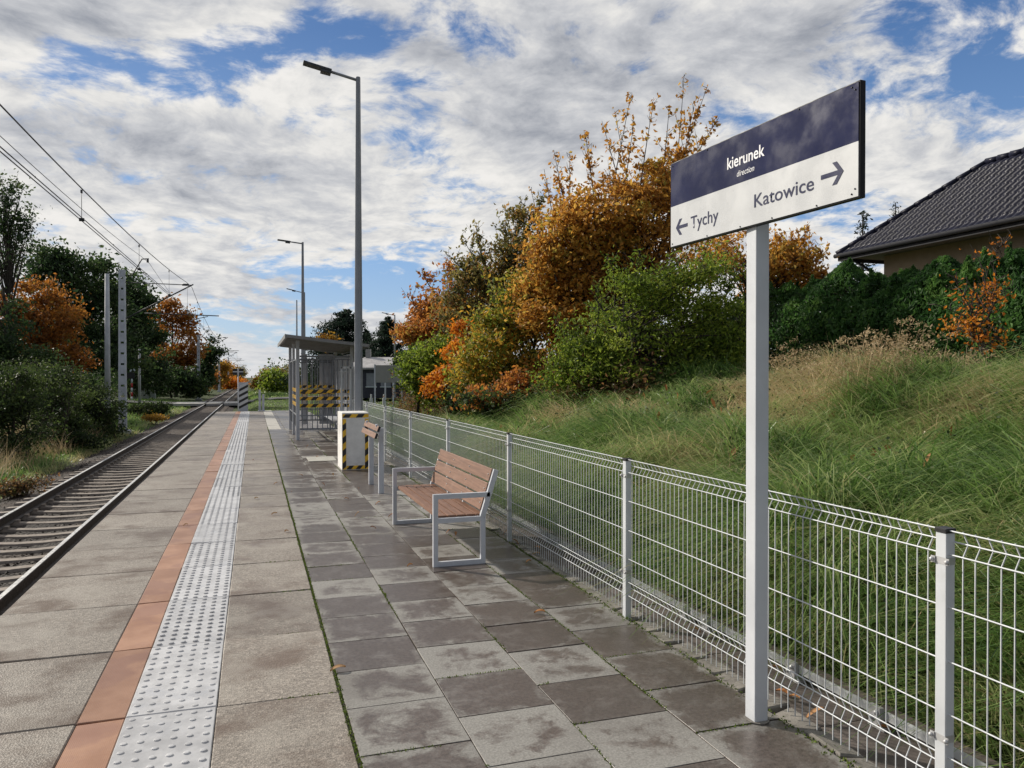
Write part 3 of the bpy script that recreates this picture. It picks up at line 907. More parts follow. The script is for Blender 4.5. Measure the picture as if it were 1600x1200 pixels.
parts = [grass_patch(24000, 6.2, 12.4, 4.0, 11, (.18, .5), (.005, .010), (.25, .85), lambda x, y: 0.5 + 0.5 * vnoise(x, y, 0.9, 51), flow=(-1, -.2), flowk=.7),
         grass_patch(3500, 3.9, 7.5, 2.5, 10, (.3, .6), (.004, .007), (.3, .9), lambda x, y: 0.35 + 0.5 * vnoise(x, y, 0.9, 52), flow=(-1, -.2), flowk=.7, clump=.25, clumpn=5),
         grass_patch(5200, -9.0, -6.1, 18, 40, (.5, 1.25), (.010, .018), (.2, .8), lambda x, y: 0.2 + 0.6 * vnoise(x, y, 0.7, 53), flow=(1, -.3), flowk=.6, clump=.22, clumpn=6)]
v, f, t = merge(parts)
np_mesh('dry_grass', v, f, M['straw'], tint=t, label='tall pale dry grass along the top of the bank', kind='stuff')
wc_, wt_ = [], []
for k in range(330):
    y = rng.uniform(1.5, 16); x = rng.uniform(3.05, 8.5)
    if x > 1.276 * y + 1: continue
    z = float(ground_z(x, y)); m = int(rng.integers(8, 34)); h = rng.uniform(.15, .5)
    wc_.append(np.array([x, y, z + .12]) + rng.normal(0, 1, (m, 3)) * [.10, .10, .04] + np.array([0, 0, 1]) * rng.random((m, 1)) * h); wt_.append(np.clip(rng.random() + rng.normal(0, .2, m), 0, 1))
wc_ = np.concatenate(wc_); wt_ = np.concatenate(wt_)
a_ = rng.normal(size=(len(wc_), 3)); a_ /= np.linalg.norm(a_, axis=1, keepdims=True)
b_ = np.cross(a_, rng.normal(size=(len(wc_), 3))); b_ /= np.linalg.norm(b_, axis=1, keepdims=True)
sz_ = rng.uniform(.018, .042, (len(wc_), 1))
v = np.stack([wc_ - a_ * sz_ * .6, wc_ + b_ * sz_ * .35, wc_ + a_ * sz_ * .6, wc_ - b_ * sz_ * .35], 1).reshape(-1, 3)
np_mesh('weeds', v, np.arange(len(v)).reshape(-1, 4), FM['bushl'], tint=wt_, label='broad leaved weeds scattered through the grass of the bank', kind='stuff')
# left verge
parts = [grass_patch(26000, -9.5, -5.45, 14, 42, (.12, .42), (.012, .022), (.3, .9), lambda x, y: .12 + .38 * vnoise(x, y, .6, 61) + .35 * sstep((x + 6.1) / .6), flow=(1, 0), flowk=.5),
         grass_patch(16000, -12, -5.3, 40, 85, (.2, .5), (.03, .05), (.3, .9), lambda x, y: .15 + .35 * vnoise(x, y, .4, 62) + .2 * sstep((x + 6.3) / .6), flow=(1, 0), flowk=.5),
         grass_patch(26000, -0.6, 16, 40, 72, (.06, .16), (.03, .05), (.3, .9), lambda x, y: .38 + .12 * vnoise(x, y, .4, 63), flow=(1, 0), flowk=.5),
         grass_patch(8000, -1.5, 14, 77, 130, (.3, .6), (.06, .1), (.3, .9), lambda x, y: .2 + .35 * vnoise(x, y, .2, 64), flow=(1, 0), flowk=.5)]
v, f, t = merge(parts)
np_mesh('verge_grass', v, f, M['grass'], tint=t, label='rough verge grass beside the track and beyond the platform', kind='stuff')

# ------------------------------------------------------------------ fence
fence = empty('mesh_fence', (2.364, 0, 0), 'white welded wire mesh fence with square posts along the platform', 'fence')
PITCH, FY0, NP = 2.51, -0.36, 9
zprof = [(1.055, 0), (1.05, 0), (1.008, .024), (0.965, 0), (0.775, 0), (0.58, 0), (0.39, 0), (0.235, 0), (0.19, .024), (0.145, 0), (0.035, 0)]
hz = [(1.05, 0), (1.008, .024), (.965, 0), (.775, 0), (.58, 0), (.39, 0), (.235, 0), (.19, .024), (.145, 0)]
pm = MB()
for k in range(1, 50):
    y = k * (PITCH - .05) / 50 + .025
    pm.tube([(x, y, z) for z, x in zprof], .0026, 4, caps=False)
for z, x in hz:
    pm.tube([(x - .005, .02, z), (x - .005, PITCH - .02, z)], .0031, 5, caps=False)
panel = pm.build('mesh_panel', M['fence'], fence)
panel.location.y = FY0
for k in range(1, NP - 1):
    c = panel.copy(); COL.objects.link(c); c.parent = fence; c.location.y = FY0 + PITCH * k
pm = MB(); pm.box((-.021, -.022, -.05), (.021, .022, 1.045), ch=.003)
post0 = pm.build('post', M['fence'], fence)
pm = MB(); pm.box((-.024, -.025, 1.040), (.024, .025, 1.058), ch=.004)
pm.build('cap', M['black'], post0)
for z in (.94, .30):
    pm = MB()
    pm.box((-.0218, -.0228, z - .013), (.0218, .0228, z + .013))
    for s in (-1, 1):
        pm.box((-.026, s * .030 - .009, z - .012), (-.0222, s * .030 + .009, z + .012))
        pm.ball((-.029, s * .032, z), .0085)
    pm.build('clamp', M['bolt'], post0)
post0.location.y = FY0
for k in range(1, NP):
    c = copy_thing(post0, fence); c.location.y = FY0 + PITCH * k

# ------------------------------------------------------------------ direction sign
BL, BR = Vector((2.125, 3.677, 0)), Vector((2.211, 2.414, 0))
sign = empty('direction_sign', (2.225, 3.06, 0), 'platform direction sign with navy and white board on a tall white post', 'sign')
S0 = Vector(sign.location)
mb = MB(); mb.box((-.036, -.037, -.02), (.036, .037, 2.60), ch=.006)
mb.build('post', M['post'], sign)
mb = MB(); mb.prism([(.058 * math.cos(a * .524), .062 * math.sin(a * .524)) for a in range(12)], .001, .006)
mb.build('base_collar', M['kerb'], sign)
bu = (BR - BL); LB = bu.length; bu.normalize()
bn = Vector((0, 0, 1)).cross(bu).normalized()     # towards the track or away
if bn.x > 0: bn = -bn
BZ0, BH = 2.297, 0.44
org = BL - S0; org.z = BZ0
Mb = Matrix(((bu.x, 0, bn.x, org.x), (bu.y, 0, bn.y, org.y), (0, 1, 0, org.z), (0, 0, 0, 1)))   # (u, v, out)
mb = MB()
mb.box((-.006, -.006, -.030), (LB + .006, BH + .006, -.002), M=Mb, ch=.003)
board = mb.build('board', M['fascia'], sign)
SPLIT = 0.482
mb = MB(); mb.box((0, SPLIT * BH, -.002), (LB, BH, .001), M=Mb); mb.build('navy_panel', M['navy'], board)
mb = MB(); mb.box((0, 0, -.002), (LB, SPLIT * BH - .0005, .001), M=Mb); mb.build('white_panel', M['white'], board)


def lettering(text, u0, u1, vbase, cap_h, mat, bold=0.0, shear=0.0, ref='k'):
    cu = bpy.data.curves.new('text', 'FONT'); cu.body = text; cu.offset = bold; cu.shear = shear; cu.resolution_u = 6
    tmp = bpy.data.objects.new('text', cu); COL.objects.link(tmp)
    dg = bpy.context.evaluated_depsgraph_get(); dg.update()
    me = bpy.data.meshes.new_from_object(tmp.evaluated_get(dg))
    bpy.data.objects.remove(tmp)
    co = np.empty(len(me.vertices) * 3, np.float32); me.vertices.foreach_get('co', co); co = co.reshape(-1, 3)
    x0, x1 = co[:, 0].min(), co[:, 0].max(); ht = co[:, 1].max()
    out = []
    for x, y, _ in co:
        p = Mb @ Vector((LB * (u0 + (u1 - u0) * (x - x0) / (x1 - x0)), BH * (vbase + cap_h * y / ht), 0.0022))
        out.append(p)
    me.vertices.foreach_set('co', np.array(out, np.float32).ravel()); me.update()
    me.materials.clear(); me.materials.append(mat)
    o = bpy.data.objects.new('lettering', me); COL.objects.link(o); o.parent = board
    return o


lettering('kierunek', .3754, .582, .673, .125, M['letterwhite'], .012)
lettering('direction', .4316, .528, .556, .062, M['letterwhite'], .0, .25)
lettering('Katowice', .528, .818, .172, .134, M['letternavy'], .006)
lettering('Tychy', .142, .321, .148, .140, M['letternavy'], .004)


def arrow(uc, vc, wu, hv, sgn):
    w, h = wu * LB, hv * BH
    t = h * .20
    # shaft and two slanted bars of the head as one outline
    pts = [(-w / 2, -t / 2), (w / 2 - t * 1.6, -t / 2), (w / 2 - h / 2 - t * .75, -h / 2), (w / 2 - h / 2 + t * .55, -h / 2), (w / 2, 0),
           (w / 2 - h / 2 + t * .55, h / 2), (w / 2 - h / 2 - t * .75, h / 2), (w / 2 - t * 1.6, t / 2), (-w / 2, t / 2)]
    pts = [(sgn * x + uc * LB, y + vc * BH) for x, y in pts]
    if sgn < 0: pts = pts[::-1]
    mb = MB(); mb.prism(pts, .0012, .0024, M=Mb); mb.build('arrow', M['letternavy'], board)


arrow(.896, .262, .094, .205, 1)
arrow(.079, .21, .082, .19, -1)
mb = MB()
for (u, v_) in ((.975, .97), (.988, .94), (.975, .03), (.988, .07), (.012, .97), (.012, .03), (.75, .985), (.25, .985), (.62, .015), (.25, .015), (.83, .015), (.45, .015)):
    p = Mb @ Vector((u * LB, v_ * BH, .002)); mb.ball(p, .004, 6, 3)
mb.build('rivet', M['lamphead'], board)


# ------------------------------------------------------------------ bench
def bench_frame(parent, y):
    t, w = .042, .036
    mb = MB()
    def b(x0, z0, x1, z1): mb.bar((x0, y, z0), (x1, y, z1), w, t, up=(0, 0, 1) if abs(z1 - z0) < abs(x1 - x0) else (1, 0, 0), ch=.003)
    b(.021, 0.0, .021, .612)                     # front leg to armrest
    b(.042, .021, .415, .021)                    # floor bar
    b(.436, 0.0, .436, .405)                     # rear leg
    b(.042, .388, .415, .388)                    # seat bar
    b(.042, .591, .500, .591)                    # armrest
    mb.bar((.430, y, .398), (.555, y, .80), w, .045, up=(1, 0, 0), ch=.003)   # raked back post
    mb.build('frame', M['benchpaint'], parent)


bench = empty('bench', (1.425, 6.36, 0), 'pale grey metal bench with brown timber slats by the fence', 'bench')
for y in (0.018, 2.0): bench_frame(bench, y)
for k in range(5):
    mb = MB(); x = .048 + k * .083
    mb.box((x, .037, .394), (x + .072, 1.981, .426), ch=.005); o = mb.build('seat_slat', M['wood'], bench)
for k in range(3):
    mb = MB(); s = .115 + k * .127
    dirv = Vector((.125, 0, .402)).normalized(); a = Vector((.415, 0, .398)) + dirv * s
    A = a + Vector((-.004, .037, 0)); B = a + Vector((-.004, 1.981, 0))
    mb.bar(A, B, .112, .028, up=(-.402, 0, .125), ch=.004)
    mb.build('back_slat', M['wood'], bench)
mb = MB()
for y in (0.7, 1.3):
    mb.bar((.43, y, .395), (.545, y, .78), .03, .008, up=(1, 0, 0))
    mb.bar((.05, y, .385), (.43, y, .385), .03, .01)
mb.build('slat_bracket', M['benchpaint'], bench)
mb = MB()
for k in range(3):
    for y in (.08, .7, 1.3, 1.93):
        dirv = Vector((.125, 0, .402)).normalized(); a = Vector((.396, y, .404)) + dirv * (.115 + k * .127)
        mb.ball(a, .007, 6, 3)
mb.build('bolt', M['bolt'], bench)

# leaning rail
lean = empty('leaning_rail', (1.62, 11.1, 0), 'leaning rail with two timber boards on two grey posts beyond the bench', 'leaning rail')
for y in (-.45, .5):
    mb = MB(); mb.box((.0, y - .03, 0), (.07, y + .03, .90), ch=.004)
    mb.bar((.035, y, .76), (-.03, y, .95), .05, .03, up=(1, 0, 0))
    mb.build('post', M['galv'], lean)
for k, (x, z) in enumerate(((-.055, .80), (-.02, .895))):
    mb = MB(); mb.bar((x, -.62, z), (x, .72, z), .075, .032, up=(-.95, 0, .35), ch=.005)
    bd = mb.build('board', M['wood'], lean)
    mb = MB(); mb.bar((x, -.626, z), (x, -.62, z), .074, .031, up=(-.95, 0, .35)); mb.build('end_cap', M['black'], bd)


# ------------------------------------------------------------------ hazard stripes helper
def stripe_bar(mb, o, u, v, n, L, H, th, count, slant=0.9, flip=1):
    """yellow bar with slanted black stripes; o corner, u along, v across, n outward (unit vectors)"""
    o, u, v, n = Vector(o), Vector(u), Vector(v), Vector(n)
    Mx = Matrix(((u.x, v.x, n.x, o.x), (u.y, v.y, n.y, o.y), (u.z, v.z, n.z, o.z), (0, 0, 0, 1)))
    mb.box((0, 0, 0), (L, H, th), 0, Mx)
    p = L / count
    s = H * slant * flip
    for k in range(-1, count + 1):
        a, b = k * p, k * p + p * .5
        q = [(a, 0), (b, 0), (b + s, H), (a + s, H)]
        q = [(min(max(x, 0), L), y) for x, y in q]
        if abs(q[0][0] - q[1][0]) + abs(q[2][0] - q[3][0]) < 1e-5: continue
        mb.add([Mx @ Vector((x, y, th + .0015)) for x, y in q], [(0, 1, 2, 3)], 1)


# cabinet
cab = empty('wrapped_cabinet', (1.43, 13.5, 0), 'weathered white box edged with yellow and black hazard tape before the lamp post', 'cabinet')
mb = MB(); mb.box((0, 0, 0), (.46, .72, .985), ch=.008)
mb.build('body', M['wrapwhite'], cab)
for (o_, u_, v_, L_, fl) in (((0.008, -.001, .01), (0, 0, 1), (1, 0, 0), .87, 1), ((.39, -.001, .01), (0, 0, 1), (1, 0, 0), .87, 1),
                             ((0.008, -.001, .90), (1, 0, 0), (0, 0, 1), .444, 1), ((.075, -.001, .012), (1, 0, 0), (0, 0, 1), .312, 1)):
    mb = MB(); stripe_bar(mb, o_, u_, v_, (0, -1, 0), L_, .062, .002, 4 if L_ > .6 else 2, .8, fl)
    mb.build('hazard_tape', [M['yellow'], M['hblack']], cab)


# lamps
def lamp(loc, H, label, arm=.86, arm_dir=(-1, 0), tip=.18, bare=False, group='street lamps'):
    root = empty('lamp_post', loc, label, 'lamp post', group)
    mb = MB(); mb.tube([(0, 0, 0), (0, 0, .5), (0, 0, H * .5), (0, 0, H)], [.086, .084, .068, .044], 8, smooth=False)
    mb.box((-.06, -.09, .35), (.02, -.068, .8))
    mb.build('pole', M['lampgrey'] if not bare else M['mast'], root)
    if bare: return root
    d = Vector((arm_dir[0], arm_dir[1], 0)).normalized(); e = Vector((0, 0, H - .05))
    t0 = e + d * arm * .52 + Vector((0, 0, tip * .52))
    mb = MB(); mb.tube([e - Vector((0, 0, .1)), e + Vector((0, 0, .06))], .042, 8); mb.tube([e, t0], .026, 8)
    mb.build('arm', M['lampgrey'], root)
    mb = MB(); q = e + d * arm + Vector((0, 0, tip))
    mb.bar(t0 - d * .03, q, .17, .042, ch=.012)
    mb.bar(t0 - d * .02 - Vector((0, 0, .035)), t0 + (q - t0) * .35 - Vector((0, 0, .04)), .15, .06, ch=.012)
    mb.build('lamp_head', M['lamphead'], root)
    return root


lamp((1.84, 14.5, 0), 7.12, 'tall grey lamp post rising behind the taped white box', arm=.98, tip=.2)
lamp((1.84, 31.6, 0), 6.9, 'second lamp post rising behind the shelter roof', arm=.95, tip=.1)
p = at(476, 49.5, 457); lamp((p.x, p.y, -.3), p.z + .3, 'smaller lamp post just right of the one behind the shelter', arm=1.1, tip=.25)
p = at(464, 54, 469); lamp((p.x, p.y, -.3), p.z + .3, 'thin bare pole left of the lamp posts above the shelter', bare=True)
p = at(617, 60, 492); lamp((p.x, p.y, 0), p.z, 'lamp post standing behind the grey notice board', arm=1.0, tip=.2)

# ------------------------------------------------------------------ shelter
sh = empty('platform_shelter', (1.05, 20.25, 0), 'grey steel platform shelter with barred sides and flat sloping roof', 'shelter')
SX, SY = 1.35, 4.2
def loc(mb, name, m, lab=None): return mb.build(name, m, sh, lab)
for (x, y, w) in ((0, 0, .085), (0, 2.1, .07), (0, SY, .085), (SX, 0, .08), (SX, SY, .08)):
    mb = MB(); mb.box((x - w / 2, y - w / 2, 0), (x + w / 2, y + w / 2, 2.52 - x * .11), ch=.005); loc(mb, 'post', M['shelter'])
mb = MB()
r = [(-.32, 2.585), (1.62, 2.375)]
vs = []
for (x, z) in r:
    for y in (-1.05, SY + .75):
        vs += [(x, y, z - .03), (x, y, z + .03)]
mb.add(vs, [(0, 2, 3, 1), (4, 5, 7, 6), (0, 1, 5, 4), (2, 6, 7, 3), (1, 3, 7, 5), (0, 4, 6, 2)])
for y in np.arange(-.9, SY + .7, .3):
    mb.bar((-.28, y, 2.545), (1.58, y, 2.34), .05, .02)
mb.bar((-.335, -1.07, 2.575), (-.335, SY + .77, 2.575), .02, .10); mb.bar((1.635, -1.07, 2.365), (1.635, SY + .77, 2.365), .02, .09)
mb.bar((-.32, -1.065, 2.58), (1.62, -1.065, 2.37), .02, .075)
loc(mb, 'roof', M['roofsheet'])


def lattice(y, x0=.05, x1=SX - .05, gap=.125):
    mb = MB()
    for z in (.28, .62, 2.05, 2.12): mb.bar((x0, y, z), (x1, y, z), .04, .045 if z in (.28, 2.12) else .03)
    for x in np.arange(x0 + .06, x1, gap): mb.bar((x, y, .28), (x, y, 2.05), .022, .022, up=(1, 0, 0))
    loc(mb, 'side_lattice', M['shelterdark'])


lattice(0); lattice(SY)
mb = MB()
for y0, y1 in ((.08, 2.0), (2.2, SY - .08)):
    for z in (.62, 2.05): mb.bar((0, y0, z), (0, y1, z), .03, .03)
    for y in np.arange(y0 + .1, y1, .35): mb.bar((0, y, .3), (0, y, 2.05), .018, .018, up=(1, 0, 0))
loc(mb, 'front_lattice', M['shelterdark'])
mb = MB(); mb.box((SX - .02, .05, .15), (SX + .02, SY - .05, 2.2)); loc(mb, 'back_wall', M['shelter'])
mb = MB()
for y in np.arange(.1, SY, .42): mb.bar((SX - .03, y, .15), (SX - .03, y, 2.2), .02, .05, up=(0, 1, 0))
for z in (.9, 1.75): mb.bar((SX - .035, .05, z), (SX - .035, SY - .05, z), .03, .04)
loc(mb, 'wall_rib', M['shelter'])
for z in (1.19, 1.01, .83):
    mb = MB(); stripe_bar(mb, (.05, -.035, z), (1, 0, 0), (0, 0, 1), (0, -1, 0), 1.28, .088, .012, 5, .95); loc(mb, 'hazard_board', [M['yellow'], M['hblack']])
for z in (1.26, 1.08, .90):
    mb = MB(); stripe_bar(mb, (.05, SY - .06, z), (1, 0, 0), (0, 0, 1), (0, -1, 0), 1.25, .088, .012, 5, .95); loc(mb, 'hazard_board', [M['yellow'], M['hblack']])
for z in (1.22, 1.04, .86):
    mb = MB(); stripe_bar(mb, (-.03, 1.95, z), (0, -1, 0), (0, 0, 1), (-1, 0, 0), 1.8, .088, .012, 6, .95); loc(mb, 'hazard_board', [M['yellow'], M['hblack']])
mb = MB()
for x0, x1 in ((.36, .5), (.86, 1.30)): mb.box((x0, SY + .05, .15), (x1, SY + .08, 2.3))
loc(mb, 'end_panel', M['shelter'])
mb = MB(); mb.box((.95, .5, .42), (1.28, SY - .5, .46)); mb.box((1.1, .6, 0), (1.15, .68, .42)); mb.box((1.1, SY - .68, 0), (1.15, SY - .6, .42)); loc(mb, 'seat', M['shelter'])

# door frame left of lamp post (white frame seen at the shelter's rear)
fr = empty('metal_gate', (2.52, 19.9, 0), 'pale grey framed gate between the shelter and the lamp post', 'gate')
mb = MB()
for x in (-.42, -.2, .02): mb.box((x - .025, -.025, 0), (x + .025, .025, 1.86), ch=.004)
for z in (.18, 1.84): mb.bar((-.44, 0, z), (.04, 0, z), .05, .05)
mb.build('frame', M['fence'], fr)
mb = MB()
for x in (-.36, -.29, -.12, -.05): mb.bar((x, 0, .2), (x, 0, 1.82), .014, .014, up=(1, 0, 0))
mb.build('bars', M['fence'], fr)

mb = MB(); mb.box((0.98, 15.05, .001), (1.50, 15.85, .012), ch=.003)
o = mb.build('access_hatch', M['hatch'], label='pale square access hatch set in the paving before the shelter', cat='hatch')

# ------------------------------------------------------------------ platform end
mk = empty('black_white_marker', (-.70, PLAT_END + .25, 0), 'black and white crossed signal board on a thin post at platform end', 'railway sign')
mb = MB(); mb.tube([(0, 0, -.5), (0, 0, 2.0)], .03, 8); mb.build('post', M['mast'], mk)
mb = MB(); mb.box((-.235, -.05, 1.70), (.235, -.03, 1.99)); bd = mb.build('board', M['hblack'], mk)
mb = MB(); mb.box((-.235, -.056, 1.82), (.235, -.0505, 1.87)); mb.box((-.035, -.0575, 1.70), (.035, -.051, 1.99)); mb.build('white_cross', M['white'], bd)
sp = empty('striped_panel', (-.46, PLAT_END + .1, 0), 'tall grey panel with slanted black and white stripes at platform end', 'marker panel')
mb = MB(); mb.box((-.2, -.03, -.4), (.2, .03, 1.35), ch=.004); pn = mb.build('panel', M['shelter'], sp)
mb = MB()
for k in range(4):
    z = .22 + k * .27
    q = [(-.2, z - .12), (.2, z + .10), (.2, z + .22), (-.2, z)]
    mb.add([(x, -.0325, zz) for x, zz in q], [(0, 1, 2, 3)], 1)
    q = [(-.2, z + .002), (.2, z + .222), (.2, z + .36), (-.2, z + .14)]
    mb.add([(x, -.0325, zz) for x, zz in q], [(0, 1, 2, 3)], 0)
mb.build('stripes', [M['white'], M['hblack']], pn)
for (dx, h, lab) in ((0.26, 1.0, 'taller of two short white posts at the platform end'), (0.42, .78, 'shorter of two short white posts at the platform end')):
    mb = MB(); mb.box((dx - .05, PLAT_END - .22, .0), (dx + .05, PLAT_END - .12, h), ch=.006)
    mb.box((dx - .08, PLAT_END - .25, .0), (dx + .08, PLAT_END - .09, .03), ch=.006)
    mb.build('bollard', M['galv'], label=lab, cat='post', loc=(dx, PLAT_END - .17, 0))
# level crossing road
def strip_mesh(name, xs_, y0, y1, dz, mat, label):
    vs, fs = [], []
    for x, z in xs_: vs += [(x, y0, z + dz), (x, y1, z + dz)]
    for k in range(len(xs_) - 1): fs.append((2 * k, 2 * k + 2, 2 * k + 3, 2 * k + 1))
    mb = MB(); mb.add(vs, fs); return mb.build(name, mat, label=label, kind='structure')
strip_mesh('road', [(-60, -.0), (-14, -.3), (-7, -.70), (-1.4, -.70), (2, -.34), (12, -.05), (60, .3)], 72, 77.5, 0.0, M['asphalt'], 'narrow road across the railway beyond the platform')
mb = MB(); mb.box((-6.6, 72.0, -.9), (-4.13, 77.2, -.69)); mb.box((-3.93, 72.0, -.9), (-2.72, 77.2, -.69)); mb.box((-2.5, 72.0, -.9), (-1.3, 77.2, -.69))
mb.build('level_crossing', M['crossing'], label='pale concrete level crossing deck across the rails', kind='structure')

# ------------------------------------------------------------------ masts and wires
def lattice_mast(x, y, z0, z1, label):
    root = empty('catenary_mast', (x, y, z0), label, 'mast', 'masts carrying the overhead wire')
    H = z1 - z0
    mb = MB()
    wb, wt = .145, .10
    for s in (-1, 1):
        for d in (-1, 1):
            mb.bar((s * wb, d * .07, 0), (s * wt, d * .07, H), .075, .05, up=(0, 1, 0))
    n = 15
    for k in range(n + 1):
        t = k / n; z = t * H; w = wb + (wt - wb) * t
        mb.box((-w, -.065, max(0, z - .33)), (w, -.05, min(H, z + .08)))
        mb.box((-w, .05, max(0, z - .33)), (w, .065, min(H, z + .08)))
    mb.build('mast', M['mast'], root)
    mb = MB(); mb.box((-.34, -.3, -.5), (.34, .3, .06), ch=.03); mb.build('foundation', M['concretepole'], root)
    a = MB()
    zr = lambda z: z - z0
    a.tube([(.13, 0, zr(6.05)), (3.05, 0, zr(6.02))], .022, 6)
    a.tube([(.15, 0, zr(4.35)), (3.1, 0, zr(6.06))], .034, 6)
    a.tube([(.95, 0, zr(4.62)), (4.25, 0, zr(4.57))], .026, 6)
    a.tube([(3.75, 0, zr(4.53)), (3.05, 0, zr(4.36))], .018, 6)
    a.build('cantilever', M['lamphead'], root)
    a = MB()
    a.tube([(.13, 0, H - .25), (.45, 0, H - .2), (.85, 0, H + .55), (1.15, 0, H + .58)], .03, 6)
    a.tube([(2.6, 0, zr(6.03)), (2.9, 0, zr(6.03))], .055, 8); a.tube([(1.1, 0, H + .40), (1.1, 0, H + .58)], .05, 8)
    a.build('bracket', M['lamphead'], root)
    return root


MX = -5.85
lattice_mast(MX, 40.3, -.95, 6.62, 'nearest perforated steel mast beside the track with overhead arm')
lattice_mast(MX, 93, -.9, 6.3, 'second steel mast along the track before orange trees')
lattice_mast(MX, 147, -.9, 6.3, 'third steel mast along the track, far off')
lattice_mast(MX, 200, -.9, 6.3, 'farthest steel mast along the track, tiny in the distance')
for (px, zc, ptop, z0, r_, lab) in ((168, 45, 428, -.7, .15, 'plain concrete pole left of the nearest mast'),
                                   (218, 62, 545, -.6, .10, 'thin dark pole right of the nearest mast')):
    p = at(px, zc, ptop)
    mb = MB(); mb.tube([(p.x, p.y, z0), (p.x, p.y, p.z)], [r_ * 1.15, r_ * .8], 10); mb.build('pole', M['concretepole'], label=lab, cat='pole', loc=(p.x, p.y, z0))

ol = empty('overhead_line', (-3.2, 14, 0), 'overhead contact and messenger wires with droppers above the track', 'overhead line')
O0 = Vector(ol.location)
MY = [-13, 40.3, 93, 147, 200, 260]
def mess(y):
    for a, b in zip(MY[:-1], MY[1:]):
        if a <= y <= b:
            t = (y - (a + b) / 2) / ((b - a) / 2); return 5.22 + .80 * t * t
    return 6.0
def trackx(y):
    return float(np.interp(y, MY, [-3.5, -2.85, -3.5, -2.9, -3.5, -3.0]))
ysw = list(np.arange(-13, 260, 3))
for dx in (-.035, .035):
    mb = MB(); mb.tube([(trackx(y) + dx - O0.x, y - O0.y, 4.62 + .06 * abs(math.sin(y / 53.0)) - O0.z) for y in ysw], .0095, 5); mb.build('contact_wire', M['wire'], ol)
mb = MB(); mb.tube([(trackx(y) - O0.x, y - O0.y, mess(y)) for y in ysw], .012, 5); mb.build('messenger_wire', M['wire'], ol)
for y in [9.6 + 7.2 * k for k in range(-1, 16)]:
    mb = MB(); x = trackx(y) - O0.x
    mb.tube([(x, y - O0.y, mess(y)), (x, y - O0.y, 4.64)], .0055, 5); mb.box((x - .015, y - O0.y - .03, mess(y) - .09), (x + .015, y - O0.y + .03, mess(y) - .03)); mb.box((x - .045, y - O0.y - .02, 4.6), (x + .045, y - O0.y + .02, 4.66))
    mb.build('dropper', M['wire'], ol)
mb = MB()
def feed(y):
    for a, b in zip(MY[:-1], MY[1:]):
        if a <= y <= b:
            t = (y - (a + b) / 2) / ((b - a) / 2); return 6.35 + .75 * t * t
    return 7.1
mb.tube([(-4.75, y, feed(y)) for y in ysw], .009, 5)
mb.build('feeder_wire', M['wire'], label='single feeder wire strung along the tops of the masts', cat='wire', loc=(-4.75, 14, 6.3))

# crossing equipment
def boxy(name, px, zc, py0, py1, wpx, m, lab, cat, dep=.5, lid=True):
    a = at(px, zc, py1); b = at(px, zc, py0); w = wpx * zc / F_PX
    root = empty(name, (a.x, a.y, a.z), lab, cat)
    h = b.z - a.z
    mb = MB(); mb.box((-w / 2, -dep / 2, -.4), (w / 2, dep / 2, h * .9), ch=.015); mb.build('body', m, root)
    mb = MB(); mb.box((-w / 2 - .04, -dep / 2 - .04, h * .9 + .001), (w / 2 + .04, dep / 2 + .04, h), ch=.015); mb.build('lid', M['wrapwhite'], root)
    mb = MB(); mb.box((-.012, -dep / 2 - .006, .05), (.012, -dep / 2, h * .86)); mb.box((.05, -dep / 2 - .03, h * .4), (.08, -dep / 2, h * .5)); mb.build('door_handle', M['lamphead'], root)
boxy('signal_cabinet', 232, 80, 606, 620, 20, M['offwhite'], 'pale blue-white trackside cabinet near the level crossing', 'cabinet', .8)
boxy('small_cabinet', 212, 78, 609, 621, 9, M['boardgrey'], 'small grey trackside box beside the red and white signal post', 'cabinet', .5)
p = at(206, 74, 622); sgl = empty('crossing_signal', (p.x, p.y, p.z - .3), 'red and white banded level crossing signal with black head', 'signal')
mb = MB()
for k in range(5): mb.tube([(0, 0, .43 * k), (0, 0, .43 * k + .43)], .085, 8, mi=k % 2)
mb.build('post', [M['offwhite'], M['red']], sgl)
mb = MB(); mb.box((-.45, -.1, 2.16), (.25, .1, 2.75), ch=.04); mb.build('signal_head', M['hblack'], sgl)
mb = MB(); mb.bar((-.15, -.03, 2.85), (.3, -.03, 3.5), .02, .14); mb.bar((-.15, -.055, 3.4), (.3, -.055, 2.9), .02, .14); mb.build('cross_arm', M['offwhite'], sgl)
p = at(123, 58, 541); lamp((p.x, p.y, -.4), p.z + .4, 'short lamp post standing among the trees left of the track', arm=.6, tip=.04, arm_dir=(1, 0))

# notice board right of shelter
nbz = 40
p = at(607, nbz, z=0)
nb = empty('notice_board', (p.x, p.y, -.05), 'grey back of a wide notice board on thin legs beyond the fence', 'notice board')
nb.rotation_euler.z = -PSI
mb = MB(); mb.box((-.66, -.04, 1.36), (.66, .04, 2.26), ch=.006); mb.box((-.008, -.046, 1.36), (.008, -.04, 2.26)); mb.build('panel', M['boardgrey'], nb)
for x in (-.70, -.17, .24, .68):
    mb = MB(); mb.box((x - .035, -.035, -.1), (x + .035, .035, 2.3 if abs(x) > .5 else 1.36), ch=.004); mb.build('leg', M['galv'], nb)
